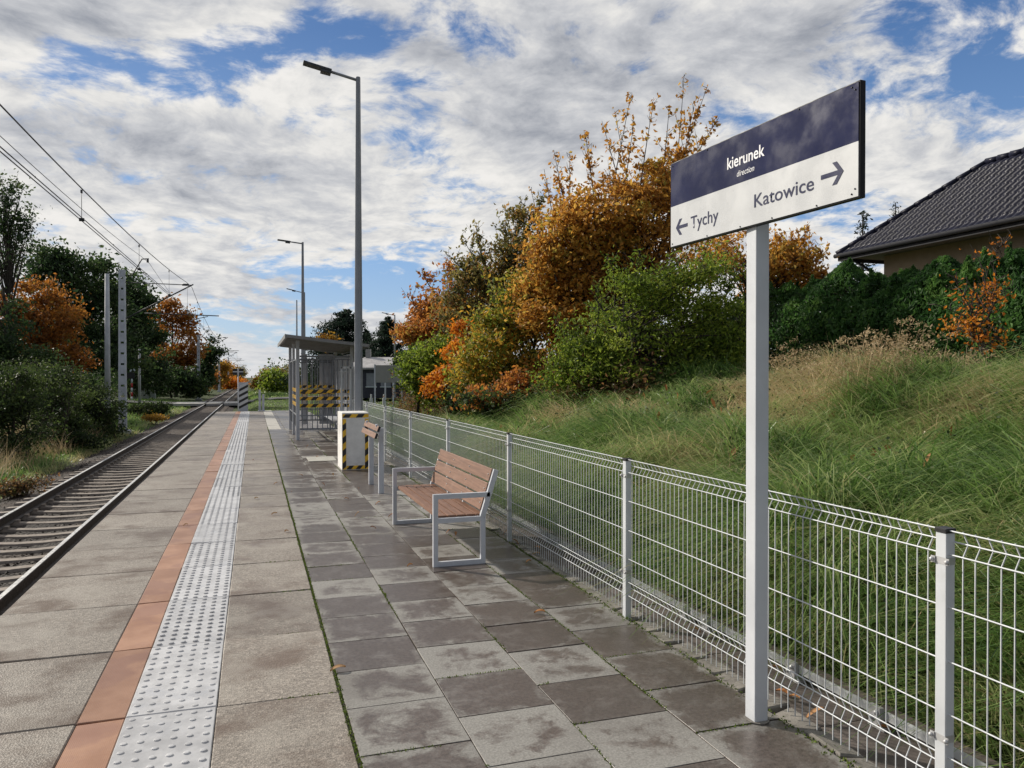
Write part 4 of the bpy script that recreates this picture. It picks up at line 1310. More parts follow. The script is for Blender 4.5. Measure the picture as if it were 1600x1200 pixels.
# dark garage behind
p = at(592, 62, z=-.05)
ga = empty('garage', (p.x, p.y, -.1), 'low dark garage building with grey roof behind the notice board', 'building')
ga.rotation_euler.z = -PSI
mb = MB(); mb.box((-2.6, 0, 0), (2.2, 5, 2.45)); mb.build('wall', M['garage'], ga)
mb = MB(); mb.add([(-2.9, -.35, 2.45), (2.5, -.35, 2.45), (1.0, 2.5, 3.35), (-1.6, 2.5, 3.35), (-2.9, 5.3, 2.45), (2.5, 5.3, 2.45)], [(0, 1, 2, 3), (1, 5, 2), (5, 4, 3, 2), (4, 0, 3)])
mb.add([(-2.9, -.35, 2.449), (2.5, -.35, 2.449), (2.5, -.35, 2.30), (-2.9, -.35, 2.30)], [(0, 3, 2, 1)], 0)
rf = mb.build('roof', M['garageroof'], ga)
mb = MB(); mb.box((-1.5, 2.3, 3.0), (-1.1, 2.7, 4.0), ch=.02); mb.build('chimney', M['boardgrey'], rf)
for x in (-.6, .55):
    mb = MB(); mb.box((x - .4, -.03, .95), (x + .4, .0, 2.0)); w_ = mb.build('window', M['lampgrey'], ga)
    mb = MB(); mb.box((x - .45, -.08, .86), (x + .45, .0, .945)); mb.build('sill', M['offwhite'], w_)
for (px, zc, lab) in ((580, 47, 'low white marker post standing left of the notice board legs'), (600, 47, 'low white marker post standing between the notice board legs')):
    p = at(px, zc, z=0)
    mb = MB(); mb.box((p.x - .09, p.y - .06, -.2), (p.x + .09, p.y + .06, .32), ch=.03); mb.box((p.x - .05, p.y - .05, .32), (p.x + .05, p.y + .05, .55), ch=.02)
    mb.build('marker_post', M['white'], label=lab, cat='marker post', loc=(p.x, p.y, 0))

# ------------------------------------------------------------------ house
hx, hy, he, hd, hh = 17.0, 19.4, 5.30, 2.75, 2.35
YN = -6.0
house = empty('house', (hx + 3, hy - 6, 2.0), 'house with dark glazed tile hip roof behind the hedge', 'house')
H0 = Vector(house.location)
L3 = lambda x, y, z: (x - H0.x, y - H0.y, z - H0.z)
mb = MB(); mb.box(L3(hx + 1.05, YN + .5, 1.0), L3(hx + 2 * hd - .5, hy - .75, he - .02)); mb.build('wall', M['stucco'], house)
mb = MB(); mb.box(L3(hx + .05, YN + .3, he - .055), L3(hx + 2 * hd - .05, hy - .05, he - .022)); mb.build('soffit', M['soffit'], house)
mb = MB(); mb.box(L3(hx, YN, he - .16), L3(hx + .045, hy, he + .02)); mb.box(L3(hx + .046, hy - .045, he - .16), L3(hx + 2 * hd, hy, he + .02))
mb.tube([L3(hx - .06, YN, he - .0), L3(hx - .06, hy + .06, he - .0)], .065, 8)
mb.tube([L3(hx + .1, hy - .4, he - .1), L3(hx + .72, hy - .78, he - .62), L3(hx + .72, hy - .78, 1.5)], .045, 8)
mb.build('gutter', M['fascia'], house)


def roof_face(P, Q, up, ncol, nrow, cut):
    """wavy tiled roof face. P->Q eave, up = vector eave to ridge; cut(t) trims both ends"""
    P, Q, up = np.array(P), np.array(Q), np.array(up)
    L = np.linalg.norm(Q - P); e = (Q - P) / L
    nrm = np.cross(e, up); nrm /= np.linalg.norm(nrm)
    if nrm[2] < 0: nrm = -nrm
    ss = np.linspace(0, L, ncol)
    rows = []
    for r in range(nrow):
        for k, tt in enumerate((0.0, 0.999)):
            t = (r + tt) / nrow
            a, b = cut(t)
            s = np.clip(ss, a, L - b)
            wave = 0.030 * np.abs(np.sin(np.pi * ss / 0.205)) ** 1.3
            lift = 0.035 * (1 - tt)
            rows.append(P + e * s[:, None] + up * t + nrm * (wave + lift)[:, None])
    V = np.array(rows); nr = len(rows)
    ii = (np.arange(nr - 1)[:, None] * ncol + np.arange(ncol - 1)[None]).ravel()
    return V.reshape(-1, 3), np.stack([ii, ii + 1, ii + ncol + 1, ii + ncol], -1)


slope = np.array([hd, 0, hh])
v1, f1 = roof_face(L3(hx - .06, hy, he), L3(hx - .06, YN, he), (hd + .06, 0, hh), 1100, 11, lambda t: (hd * t, 0))
v2, f2 = roof_face(L3(hx - .06, hy, he), L3(hx + 2 * hd + .06, hy, he), (0, -hd, hh), 240, 11, lambda t: ((hd + .06) * t, (hd + .06) * t))
v3, f3 = roof_face(L3(hx + 2 * hd + .06, YN, he), L3(hx + 2 * hd + .06, hy, he), (-hd - .06, 0, hh), 200, 11, lambda t: (0, hd * t))
rv = np.concatenate([v1, v2, v3]); rf_ = np.concatenate([f1, f2 + len(v1), f3 + len(v1) + len(v2)])
roof = np_mesh('roof', rv, rf_, M['rooftile'], parent=house, smooth=True)
mb = MB()
def ridge(a, b, n):
    a, b = Vector(a), Vector(b)
    for k in range(n):
        p, q = a.lerp(b, k / n), a.lerp(b, (k + 1.06) / n)
        mb.tube([p, q], [.105, .085], 8)
ridge(L3(hx - .04, hy, he + .05), L3(hx + hd, hy - hd, he + hh + .04), 11)
ridge(L3(hx + 2 * hd, hy, he + .05), L3(hx + hd, hy - hd, he + hh + .04), 11)
ridge(L3(hx + hd, hy - hd, he + hh + .05), L3(hx + hd, YN, he + hh + .05), 60)
mb.build('ridge_tile', M['rooftile'], roof)


# ------------------------------------------------------------------ trees
def rand_unit(n):
    v = rng.normal(size=(n, 3)); return v / np.linalg.norm(v, axis=1, keepdims=True)


def leaf_mesh(c, size, aspect=0.55, droop=0.0, up=0.0):
    """one small folded leaf face per centre"""
    n = len(c)
    a = rand_unit(n); a[:, 2] += up - droop; a /= np.linalg.norm(a, axis=1, keepdims=True)
    r = rand_unit(n); b = np.cross(a, r); b /= np.linalg.norm(b, axis=1, keepdims=True)
    nn = np.cross(a, b)
    s = size[:, None]
    v = np.stack([c - a * s * .5, c + b * s * aspect * .5 + nn * s * .12 - a * s * .05, c + a * s * .5, c - b * s * aspect * .5 + nn * s * .12 - a * s * .05], 1)
    f = np.arange(4 * n).reshape(n, 4)
    return v.reshape(-1, 3), f


class Tubes:
    def __init__(self): self.V, self.F, self.o = [], [], 0
    def add(self, pts, rad, n=5):
        pts = np.asarray(pts, float); m = len(pts)
        d = np.gradient(pts, axis=0); d /= np.linalg.norm(d, axis=1, keepdims=True) + 1e-9
        ref = np.where(np.abs(d[:, 2:3]) < .9, np.array([[0, 0, 1.]]), np.array([[1., 0, 0]]))
        if (np.abs(d[:, 2]) > .9).mean() > .5: ref = np.tile([[1., 0, 0]], (m, 1))
        else: ref = np.tile([[0, 0, 1.]], (m, 1)) + 1e-3
        s = np.cross(d, ref); s /= np.linalg.norm(s, axis=1, keepdims=True) + 1e-9
        t = np.cross(d, s)
        a = np.arange(n) * 2 * np.pi / n
        v = pts[:, None] + (s[:, None] * np.cos(a)[None, :, None] + t[:, None] * np.sin(a)[None, :, None]) * np.asarray(rad)[:, None, None]
        j = np.arange(n); k = np.arange(m - 1)[:, None] * n
        f = np.stack([k + j, k + (j + 1) % n, k + n + (j + 1) % n, k + n + j], -1).reshape(-1, 4)
        self.V.append(v.reshape(-1, 3)); self.F.append(f + self.o); self.o += m * n
    def get(self): return np.concatenate(self.V), np.concatenate(self.F)


def bez(p0, p1, p2, n=5):
    t = np.linspace(0, 1, n)[:, None]
    return (1 - t) ** 2 * p0 + 2 * t * (1 - t) * p1 + t * t * p2


def tree(name, label, cat, px, zc, blobs, mat, leaf, n, nclump=60, clump_r=.5, trunk_r=.12, shoots=(), z0=None, lean=0.0, group=None, droop=.2, shoot_leaf=40, trunks=1, twigs=True, shell=2.4, aspect=.55, spread=1.0, core=0.0):
    """blobs: (px, py, rx, ry, weight) crown masses as seen, at depth zc; built as ellipsoids of leaf clumps with a limb to every clump"""
    s = zc / F_PX
    cs, ws, rs = [], [], []
    for (bx_, by_, rx, ry, w) in blobs:
        p = at(bx_, zc + rng.normal(0, .25) * rx * s, by_); cs.append(np.array(p)); ws.append(w); rs.append(np.array([rx * s, rx * s * 0.9, ry * s]))
    base = at(px, zc, z=0)
    bz_ = float(ground_z(base.x, base.y)) if z0 is None else z0
    base = np.array([base.x, base.y, bz_ - .05])
    ws = np.array(ws) / sum(ws)
    which = rng.choice(len(blobs), nclump, p=ws)
    u = rand_unit(nclump) * (rng.random(nclump) ** (1 / shell))[:, None]
    cc = np.array([cs[k] + u[i] * rs[k] for i, k in enumerate(which)])
    cc[:, 2] = np.maximum(cc[:, 2], bz_ + .25)
    tb = Tubes()
    top = max(c[2] for c in cc)
    tops = []
    for k in range(trunks):
        ctr = cs[k % len(cs)]
        e = np.array([ctr[0], ctr[1], bz_ + (top - bz_) * .72])
        b0 = base + np.array([rng.normal(0, .25 * (trunks > 1)), rng.normal(0, .25 * (trunks > 1)), 0])
        mid = (b0 + e) / 2 + np.array([rng.normal(0, .15) + lean, rng.normal(0, .15), 0])
        pth = bez(b0, mid, e, 8); pth[1:-1] += rng.normal(0, trunk_r * .3, (6, 3))
        tb.add(pth, np.linspace(trunk_r, trunk_r * .22, 8), 7); tops.append(pth)
    LC, LT = [], []
    per = rng.multinomial(n, rng.dirichlet(np.full(nclump, 3.0)))
    for i in range(nclump):
        pth = tops[i % trunks]
        zt = bz_ + (cc[i][2] - bz_) * rng.uniform(.45, .75)
        j = int(np.clip(np.searchsorted(pth[:, 2], zt), 1, 7)); st = pth[j]
        mid = (st + cc[i]) / 2 + np.array([0, 0, .12 * np.linalg.norm(cc[i] - st)]) + rng.normal(0, .12, 3)
        L = np.linalg.norm(cc[i] - st)
        r0 = min(trunk_r * .35, .006 + .008 * L)
        tb.add(bez(st, mid, cc[i], 5), np.linspace(r0, .006, 5), 4)
        r = clump_r * rng.uniform(.7, 1.25)
        if twigs:
            for _ in range(3):
                tb.add(np.array([cc[i], cc[i] + rand_unit(1)[0] * r * .6, cc[i] + rand_unit(1)[0] * r * 1.1]), [.007, .005, .003], 3)
        c = cc[i] + rng.normal(0, r * .55, (per[i], 3)) * np.array([1, 1, .62]) * spread
        LC.append(c); LT.append(np.clip(rng.uniform(.15, .85) + rng.normal(0, .24, per[i]), 0, 1))
    for (sx, sy, ex, ey, k) in shoots:
        a = np.array(at(sx, zc + rng.normal(0, .3), sy)); e = np.array(at(ex, zc + rng.normal(0, .5), ey))
        mid = (a + e) / 2 + rng.normal(0, .15, 3)
        pth = bez(a, mid, e, 8); tb.add(pth, np.linspace(min(.028, trunk_r * .28), .005, 8), 4)
        for q in range(int(7 * k)):
            t = rng.uniform(.2, 1.0); fl = t * 7; i0 = min(int(fl), 6); st = pth[i0] * (1 - fl + i0) + pth[i0 + 1] * (fl - i0)
            tip = st + (rand_unit(1)[0] * .55 + np.array([0, 0, .4])) * rng.uniform(.35, 1.1) * (1.25 - t) * (zc / 18) ** .7
            tb.add(np.array([st, (st + tip) / 2 + rng.normal(0, .04, 3), tip]), [.008, .006, .003], 3)
            m = int(shoot_leaf * .35 * rng.uniform(.4, 1.6) * (1.25 - t))
            w = rng.random((m, 1)); LC.append(st * (1 - w) + tip * w + rng.normal(0, .05, (m, 3))); LT.append(np.clip(rng.normal(.4, .25, m), 0, 1))
    LC = np.concatenate(LC); LT = np.concatenate(LT)
    LC[:, 2] = np.maximum(LC[:, 2], bz_ + .03)
    v, f = leaf_mesh(LC, leaf * rng.uniform(.6, 1.3, len(LC)), aspect, droop)
    root = empty(name, tuple(base), label, cat, group)
    tv, tf = tb.get()
    np_mesh('trunk', tv, tf, M['bark'], parent=root, smooth=True).matrix_parent_inverse = Matrix.Translation(-Vector(base))
    np_mesh('crown', v, f, FM[mat] if isinstance(mat, str) else mat, parent=root, tint=LT).matrix_parent_inverse = Matrix.Translation(-Vector(base))
    return root


def conifer(label, px, zc, ptop, wpx, mat='conifer', z0=0.0, n=5000, leaf=.3, group=None, sparse=1.0):
    p = at(px, zc, ptop); H = p.z - z0; Rr = wpx * zc / F_PX / 2
    base = np.array([p.x, p.y, z0])
    tb = Tubes(); tb.add(np.array([base, base + [0, 0, H * .5], base + [0, 0, H]]), [H * .018, H * .012, .015], 6)
    LC, LT = [], []
    nb_ = int(H * 16)
    for k in range(nb_):
        t = (k + rng.random()) / nb_
        z = H * (.08 + .92 * t); L = Rr * (1 - t) ** .62 * rng.uniform(.6, 1.15) + .08; a = rng.uniform(0, 6.28)
        st = base + [0, 0, z]; e = st + np.array([math.cos(a) * L, math.sin(a) * L, L * rng.uniform(-.12, .28)])
        tb.add(np.array([st, (st + e) / 2 - [0, 0, L * .08], e]), [.02, .014, .006], 3)
        m = int(n / nb_ * (.3 + 1.2 * L / Rr)); w = rng.random((m, 1)) ** .7
        LC.append(st * (1 - w) + e * w + rng.normal(0, .06 + .11 * L * sparse, (m, 3)) * [1, 1, .5]); LT.append(np.clip(rng.uniform(.1, .9) + rng.normal(0, .15, m), 0, 1))
    LC = np.concatenate(LC); LT = np.concatenate(LT)
    v, f = leaf_mesh(LC, leaf * rng.uniform(.6, 1.2, len(LC)), .35, 0, .2)
    root = empty('conifer_tree', tuple(base), label, 'tree', group)
    tv, tf = tb.get()
    np_mesh('trunk', tv, tf, M['bark'], parent=root, smooth=True).matrix_parent_inverse = Matrix.Translation(-Vector(base))
    np_mesh('crown', v, f, FM[mat], parent=root, tint=LT).matrix_parent_inverse = Matrix.Translation(-Vector(base))


# right side, from far to near
tree('autumn_tree', 'tall orange autumn tree with thin bare upper twigs behind the green bush', 'tree', 985, 18,
     [(950, 440, 100, 110, 1.0), (1040, 370, 75, 100, .7), (870, 460, 65, 80, .8), (1000, 540, 120, 70, .5), (1050, 300, 45, 70, .16), (950, 340, 80, 60, .45), (870, 380, 45, 50, .25)],
     'orange', .12, 36000, 240, .42, .085, trunks=4,
     shoot_leaf=34, shoots=[(1040, 420, 1085, 160, 4), (900, 450, 890, 240, 4), (880, 450, 850, 265, 3), (930, 430, 985, 150, 4), (1040, 380, 1068, 118, 5), (1045, 330, 1105, 135, 4), (1000, 400, 960, 175, 4), (1050, 330, 1122, 185, 4), (900, 420, 865, 235, 4), (990, 380, 1020, 165, 4),
             (940, 400, 915, 215, 4), (1060, 340, 1125, 250, 3), (870, 440, 830, 300, 3), (960, 380, 990, 190, 3), (1020, 380, 1045, 165, 3), (1000, 420, 940, 190, 3)])
tree('olive_tree', 'sparse olive green tree left of the tall orange tree', 'tree', 775, 22,
     [(770, 450, 60, 80, 1), (815, 400, 40, 75, .8), (735, 480, 50, 70, .8)], 'olive', .125, 9000, 100, .4, .10, trunks=2,
     shoots=[(780, 430, 822, 305, 3), (765, 430, 745, 355, 3), (780, 430, 790, 330, 3), (740, 460, 695, 395, 3), (800, 400, 850, 300, 3), (750, 460, 720, 370, 3)])
tree('rust_tree', 'rust orange tree at the left end of the bank trees', 'tree', 690, 24,
     [(705, 490, 48, 55, 1), (675, 520, 36, 50, .8), (735, 460, 40, 45, .7), (650, 525, 20, 12, .15)], 'rust', .14, 10500, 60, .45, .10,
     shoots=[(690, 470, 660, 425, 2), (655, 520, 615, 522, 2), (700, 460, 700, 405, 2), (660, 500, 633, 460, 2)])
tree('pale_bush', 'green bush nearest the notice board at the left end of the bank', 'bush', 655, 22, [(664, 585, 30, 52, 1), (690, 570, 26, 50, .6)], 'green', .12, 8000, 50, .4, .06)
tree('bright_tree', 'small bright orange tree beside the left bushes', 'tree', 712, 20.5, [(712, 585, 30, 42, 1), (728, 535, 20, 40, .7), (690, 605, 24, 18, .4)], 'bright', .11, 6500, 45, .26, .05)
tree('mixed_bush', 'yellowing green bush in front of the tall orange tree', 'bush', 800, 19, [(790, 520, 70, 70, 1), (850, 590, 70, 50, .8), (760, 595, 55, 45, .6), (860, 500, 50, 60, .6), (830, 440, 40, 40, .3), (780, 620, 70, 25, .5)], 'yelgreen', .115, 21000, 110, .36, .07, trunks=3,
     shoots=[(790, 500, 740, 400, 2), (820, 480, 840, 420, 2)])
tree('red_bush', 'reddish brown bush between the yellowing bush and the green bush', 'bush', 890, 17.5, [(890, 585, 60, 50, 1), (835, 610, 60, 32, .7), (780, 625, 50, 20, .4)], 'rust', .11, 7500, 80, .32, .05)
tree('golden_tree', 'golden orange tree with a leaning dark trunk behind the sign post', 'tree', 1110, 20,
     [(1180, 400, 70, 45, 1), (1235, 410, 45, 40, .6), (1120, 395, 60, 40, .7), (1265, 440, 28, 25, .25), (1200, 450, 60, 25, .4)], 'orange', .125, 6500, 80, .40, .17, lean=.2,
     shoots=[(1230, 400, 1262, 362, 2), (1240, 420, 1290, 400, 2)])
tree('green_bush', 'broad bright green bush on top of the bank left of the sign post', 'bush', 1010, 15,
     [(985, 525, 105, 75, 1), (1085, 510, 75, 85, .8), (930, 570, 55, 50, .5), (1000, 440, 45, 35, .22), (1090, 430, 50, 30, .22), (900, 550, 35, 45, .25), (1010, 595, 120, 28, .45), (1130, 560, 40, 45, .3), (870, 600, 25, 25, .12)], 'green', .088, 32000, 210, .34, .06, trunks=4, droop=.0, aspect=.42,
     shoots=[(1000, 460, 1000, 395, 2), (930, 520, 925, 440, 2), (1080, 450, 1100, 395, 2), (960, 480, 950, 405, 2), (900, 560, 868, 500, 2), (890, 590, 862, 570, 2), (1120, 480, 1150, 420, 3), (1040, 450, 1050, 390, 2), (920, 600, 890, 630, 2), (1130, 540, 1160, 500, 3), (1130, 580, 1160, 560, 3)])
tree('dark_bush', 'dark green bush directly left of the sign post', 'bush', 1120, 17, [(1120, 550, 65, 60, 1), (1160, 500, 50, 55, .6), (1060, 590, 60, 30, .4)], 'dark', .09, 9000, 80, .36, .06)
tree('shade_bush', 'dark green bush low between the bright orange tree and the red bush', 'bush', 765, 20, [(765, 600, 45, 45, 1), (810, 610, 50, 35, .7), (730, 625, 30, 22, .4)], 'dark', .11, 8000, 80, .34, .05)
tree('bramble', 'grey green bramble at the foot of the green bush', 'bush', 840, 17, [(850, 625, 60, 24, 1), (920, 612, 55, 24, .7), (770, 630, 50, 20, .6)], 'bushl', .09, 8000, 60, .25, .03)

# undergrowth at the foot of the trees
uc, ut = [], []
for k in range(1100):
    px = rng.uniform(632, 1010); zc = float(np.interp(px, [605, 700, 900, 1165], [27, 23, 15.8, 12.2])) + rng.uniform(-.7, 2)
    p = at(px, zc, z=0); z = float(ground_z(p.x, p.y)); h = rng.uniform(.2, 1.25) * float(np.interp(px, [700, 1000], [1, .5]))
    m = 40
    uc.append(np.array([p.x, p.y, z + h * .5]) + rng.normal(0, 1, (m, 3)) * [.28, .28, h * .4]); ut.append(np.clip(rng.random() + rng.normal(0, .15, m), 0, 1))
uc = np.concatenate(uc); ut = np.concatenate(ut)
uc[:, 2] = np.maximum(uc[:, 2], ground_z(uc[:, 0], uc[:, 1]) + .01)
v, f = leaf_mesh(uc, rng.uniform(.05, .13, len(uc)), .5)
np_mesh('undergrowth', v, f, FM['brown'], tint=ut, label='tangled brown and green undergrowth at the foot of the trees', kind='stuff')

# hedge of thujas: each shrub its own thing
def thuja(x, y, H, Rr, label):
    z0 = float(ground_z(x, y)) - .05
    m = 9500
    t = rng.random(m) ** .8
    a = rng.uniform(0, 6.28, m)
    rad = Rr * np.clip(1.08 - t ** 3.2, .05, 1) * (0.72 + .34 * rng.random(m)) * (1 + .14 * np.sin(3 * a + 9 * t + x * 7))
    c = np.stack([x + np.cos(a) * rad, y + np.sin(a) * rad, z0 + t * H], -1)
    tips = rng.integers(5, 10)
    ex = []
    for _ in range(tips):
        ta = rng.uniform(0, 6.28); tr = Rr * rng.uniform(0, .75); q = 130
        w = rng.random(q); hh_ = H * rng.uniform(.04, .15)
        ex.append(np.stack([x + math.cos(ta) * tr + rng.normal(0, .07, q) * (1 - w), y + math.sin(ta) * tr + rng.normal(0, .07, q) * (1 - w), z0 + H * .9 + w * hh_], -1))
    c = np.concatenate([c] + ex)
    ax = np.stack([np.cos(a), np.sin(a)], -1)
    v, f = leaf_mesh(c, rng.uniform(.07, .15, len(c)), .42, 0, .9)
    cl = vnoise(c[:, 0] * 3 + c[:, 2], c[:, 1] * 3 + c[:, 2] * 2, 1.6, 71)
    tint = np.clip(cl + rng.normal(0, .12, len(c)) - .1, 0, 1)
    root = empty('thuja_shrub', (x, y, z0), label, 'shrub', 'thuja shrubs of the hedge')
    tb = Tubes(); tb.add(np.array([[x, y, z0], [x, y, z0 + H * .5], [x, y, z0 + H * .95]]), [.06, .05, .015], 6)
    for _ in range(40):
        ta = rng.uniform(0, 6.28); zz = z0 + H * rng.uniform(.05, .8)
        tb.add(np.array([[x, y, zz], [x + math.cos(ta) * Rr * .6, y + math.sin(ta) * Rr * .6, zz + .3]]), [.02, .006], 3)
    tv, tf = tb.get()
    np_mesh('trunk', tv, tf, M['bark'], parent=root).matrix_parent_inverse = Matrix.Translation(-Vector((x, y, z0)))
    np_mesh('crown', v, f, FM['thuja'], parent=root, tint=tint).matrix_parent_inverse = Matrix.Translation(-Vector((x, y, z0)))


hp = [(1185, 462), (1230, 446), (1275, 440), (1322, 413), (1370, 432), (1422, 424), (1475, 405), (1530, 424), (1590, 394), (1660, 385)]
for k, (px, h) in enumerate(hp):
    Xh = 12.6
    zc = F_PX * Xh / (CP * (px - 396.6)); p = at(px, zc, h); h = (p.z - float(ground_z(p.x, p.y))) * 1.03
    lab = ['leftmost thuja of the hedge, just right of the sign post', 'second thuja of the hedge from the sign post', 'third thuja of the hedge from the sign post', 'tall thuja below the tip of the house roof',
           'fifth thuja from the sign post, behind the dry grass plume', 'sixth thuja from the sign post, right of the dry grass plume', 'thuja just left of the orange sapling', 'thuja directly behind the orange sapling',
           'tall thuja just right of the orange sapling', 'last thuja of the hedge, cut off by the right edge of the photo'][k]
    thuja(p.x, p.y, h, 1.0, lab)

# orange sapling
tree('orange_sapling', 'small orange leaved sapling standing before the hedge', 'sapling', 1533, 9.6, [(1525, 515, 46, 26, 1), (1545, 470, 20, 34, .2)], 'bright', .055, 480, 22,   .18, .022,
     shoots=[(1535, 500, 1570, 380, 3), (1530, 500, 1490, 430, 2), (1530, 510, 1460, 475, 2), (1540, 500, 1555, 420, 3), (1545, 510, 1580, 450, 2)], shoot_leaf=13, twigs=True)
# dry plume grass clump
def plume(px, zc, pyb, n, H, label):
    p = at(px, zc, pyb); z0 = float(ground_z(p.x, p.y))
    a = rng.uniform(0, 6.28, n)
    x = p.x + rng.normal(0, .25, n); y = p.y + rng.normal(0, .25, n)
    v, f = blades(x, y, np.full(n, z0), rng.uniform(.6, 1.1, n) * H, rng.uniform(.006, .012, n), np.cos(a), np.sin(a), rng.uniform(.15, .8, n), 5)
    hc = []
    for k in range(n // 5):
        top = v.reshape(n, -1, 3)[k, -1]; d = np.array([math.cos(a[k]), math.sin(a[k]), -.3])
        m = 22
        w = rng.random((m, 1)); hc.append(top - d * w * .28 + rng.normal(0, .018, (m, 3)))
    hc = np.concatenate(hc); v2, f2 = leaf_mesh(hc, rng.uniform(.025, .06, len(hc)), .3)
    V = np.concatenate([v, v2]); Fq = np.concatenate([f, f2 + len(v)])
    np_mesh('dry_plume_grass', V, Fq, M['straw'], tint=rng.random(len(Fq)), loc=(p.x, p.y, z0), label=label, cat='grass clump')
plume(1375, 8.8, 570, 620, 1.0, 'large pale dry plume grass clump before the hedge')
plume(1240, 11.5, 590, 160, .75, 'smaller dry plume grass clump right of the sign post')
plume(1490, 8.8, 585, 110, .7, 'low dry plume grass clump left of the orange sapling')

# conifers behind
conifer('tall dark conifer behind the shelter roof', 541, 80, 485, 165, n=26000, leaf=.34)
conifer('dark conifer behind the garage, right of the lamp pole', 606, 75, 496, 105, n=14000, leaf=.34)
conifer('dark conifer half hidden by the rust orange tree', 655, 60, 478, 60, n=8000, leaf=.28)
conifer('dark conifer between lamp pole and garage', 572, 82, 515, 40, n=5000, leaf=.34)
conifer('small pale spruce top behind the house roof', 1347, 30, 330, 62, n=1300, leaf=.16, z0=2, sparse=.5)
conifer('spruce tip peeping over the house roof', 1398, 34, 318, 40, n=900, leaf=.16, z0=2, sparse=.5)
tree('yellow_tree', 'yellowish tree beside the conifer behind the shelter', 'tree', 512, 74, [(510, 535, 11, 12, 1)], 'yellow', .35, 500, 24, .7, .12, z0=0)
tree('silver_bush', 'pale grey green shrub behind the notice board', 'bush', 632, 45, [(632, 570, 14, 26, 1)], 'bushl', .22, 1200, 24, .5, .06, z0=0)

# left side
tree('bare_tree', 'tall thin leaved tree at the far left edge', 'tree', 10, 40, [(12, 335, 38, 60, 1), (-20, 400, 60, 60, .8), (15, 400, 40, 30, .5)], 'dark', .18, 3200, 90, .6, .11, z0=-.6,
     shoots=[(5, 400, 30, 272, 3), (10, 400, 55, 330, 2), (5, 380, 5, 280, 2)])
tree('dark_tree', 'broad dark green tree behind the orange tree on the left', 'tree', 115, 58, [(120, 440, 60, 60, 1), (160, 480, 55, 70, .9), (80, 430, 40, 40, .5), (170, 550, 55, 50, .8), (110, 520, 60, 60, .6)], 'dark', .32, 15000, 120, 1.0, .3, z0=-.5)
tree('left_autumn_tree', 'dark orange autumn tree at the left of the track', 'tree', 75, 46, [(60, 480, 55, 50, 1), (90, 530, 45, 55, .9), (35, 520, 45, 60, .7), (110, 570, 22, 35, .3)], 'dorange', .24, 11000, 90, .7, .2, z0=-.6)
tree('shadow_bush', 'dark bush in front of the left orange tree', 'bush', 20, 38, [(20, 555, 50, 55, 1), (60, 570, 35, 35, .5), (-20, 500, 50, 60, .8)], 'dark', .2, 8000, 70, .7, .1, z0=-.7)
tree('pointed_tree', 'dark tree right of the nearest mast', 'tree', 215, 98, [(205, 470, 25, 40, .6), (220, 510, 38, 50, 1), (225, 570, 50, 50, 1), (195, 540, 35, 60, .8)], 'dark', .5, 12000, 110, 1.3, .25, z0=-.5)
tree('broad_tree', 'broad dark tree filling the gap behind the nearest mast', 'tree', 200, 78, [(195, 480, 40, 50, 1), (215, 545, 45, 55, 1), (235, 590, 40, 25, .6)], 'dark', .4, 9000, 90, 1.0, .2, z0=-.5)
tree('amber_tree', 'amber orange tree beside the track beyond the crossing', 'tree', 275, 88, [(270, 505, 27, 35, 1), (285, 550, 30, 38, 1), (260, 565, 25, 30, .5)], 'dorange', .40, 7500, 70, 1.0, .25, z0=-.6)
tree('low_dark_tree', 'dark low tree below the amber tree', 'tree', 268, 84, [(265, 595, 40, 22, 1), (300, 600, 25, 18, .5)], 'dark', .36, 5000, 60, .8, .12, z0=-.6)
tree('maroon_tree', 'maroon brown tree right of the amber tree', 'tree', 322, 112, [(322, 568, 18, 32, 1), (335, 545, 12, 18, .4), (312, 590, 18, 20, .5)], 'dark', .45, 4500, 50, 1.0, .2, z0=-.6)
tree('brown_tree', 'dull rust tree low beside the second mast', 'tree', 318, 118, [(320, 590, 18, 18, 1)], 'rust', .45, 2200, 30, 1.0, .2, z0=-.6)
rows = [(343, 150, 560, 14, 'yellow', 'yellow tree beside the third mast'), (356, 190, 566, 12, 'orange', 'orange tree far along the left of the track'), (366, 240, 567, 11, 'olive', 'olive tree far along the left of the track'),
        (377, 310, 571, 10, 'olive', 'last dull tree on the left before the gap in the horizon'), (360, 160, 592, 12, 'bright', 'low bright orange bush behind the third mast'), (374, 175, 595, 9, 'bright', 'low bright orange bush behind the signal board')]
for (px, zc, pt, rr, m_, lab) in rows:
    hh_ = (606 - pt) / 2
    tree('far_tree', lab, 'tree', px, zc, [(px, pt + hh_, rr, hh_, 1)], m_, .55, 1500, 30, 1.2, .2, z0=-.8, twigs=False)
rows = [(411, 110, 573, 14, 'yellow', 'yellow bush right of the track beyond the crossing'), (432, 95, 574, 20, 'green', 'round green bush behind the shelter on the left'),
        (404, 170, 588, 8, 'yellow', 'low golden bush at the end of the track'), (446, 130, 570, 20, 'olive', 'olive tree far behind the shelter'), (470, 150, 570, 20, 'dark', 'dark tree line tree seen through the shelter'), (500, 110, 572, 22, 'dark', 'dark low tree seen through the shelter bars')]
for (px, zc, pt, rr, m_, lab) in rows:
    hh_ = (620 - pt) / 2
    tree('far_bush', lab, 'bush', px, zc, [(px, pt + hh_, rr, hh_, 1)], m_, .38, 2600, 40, .9, .12, z0=-.5, twigs=False)

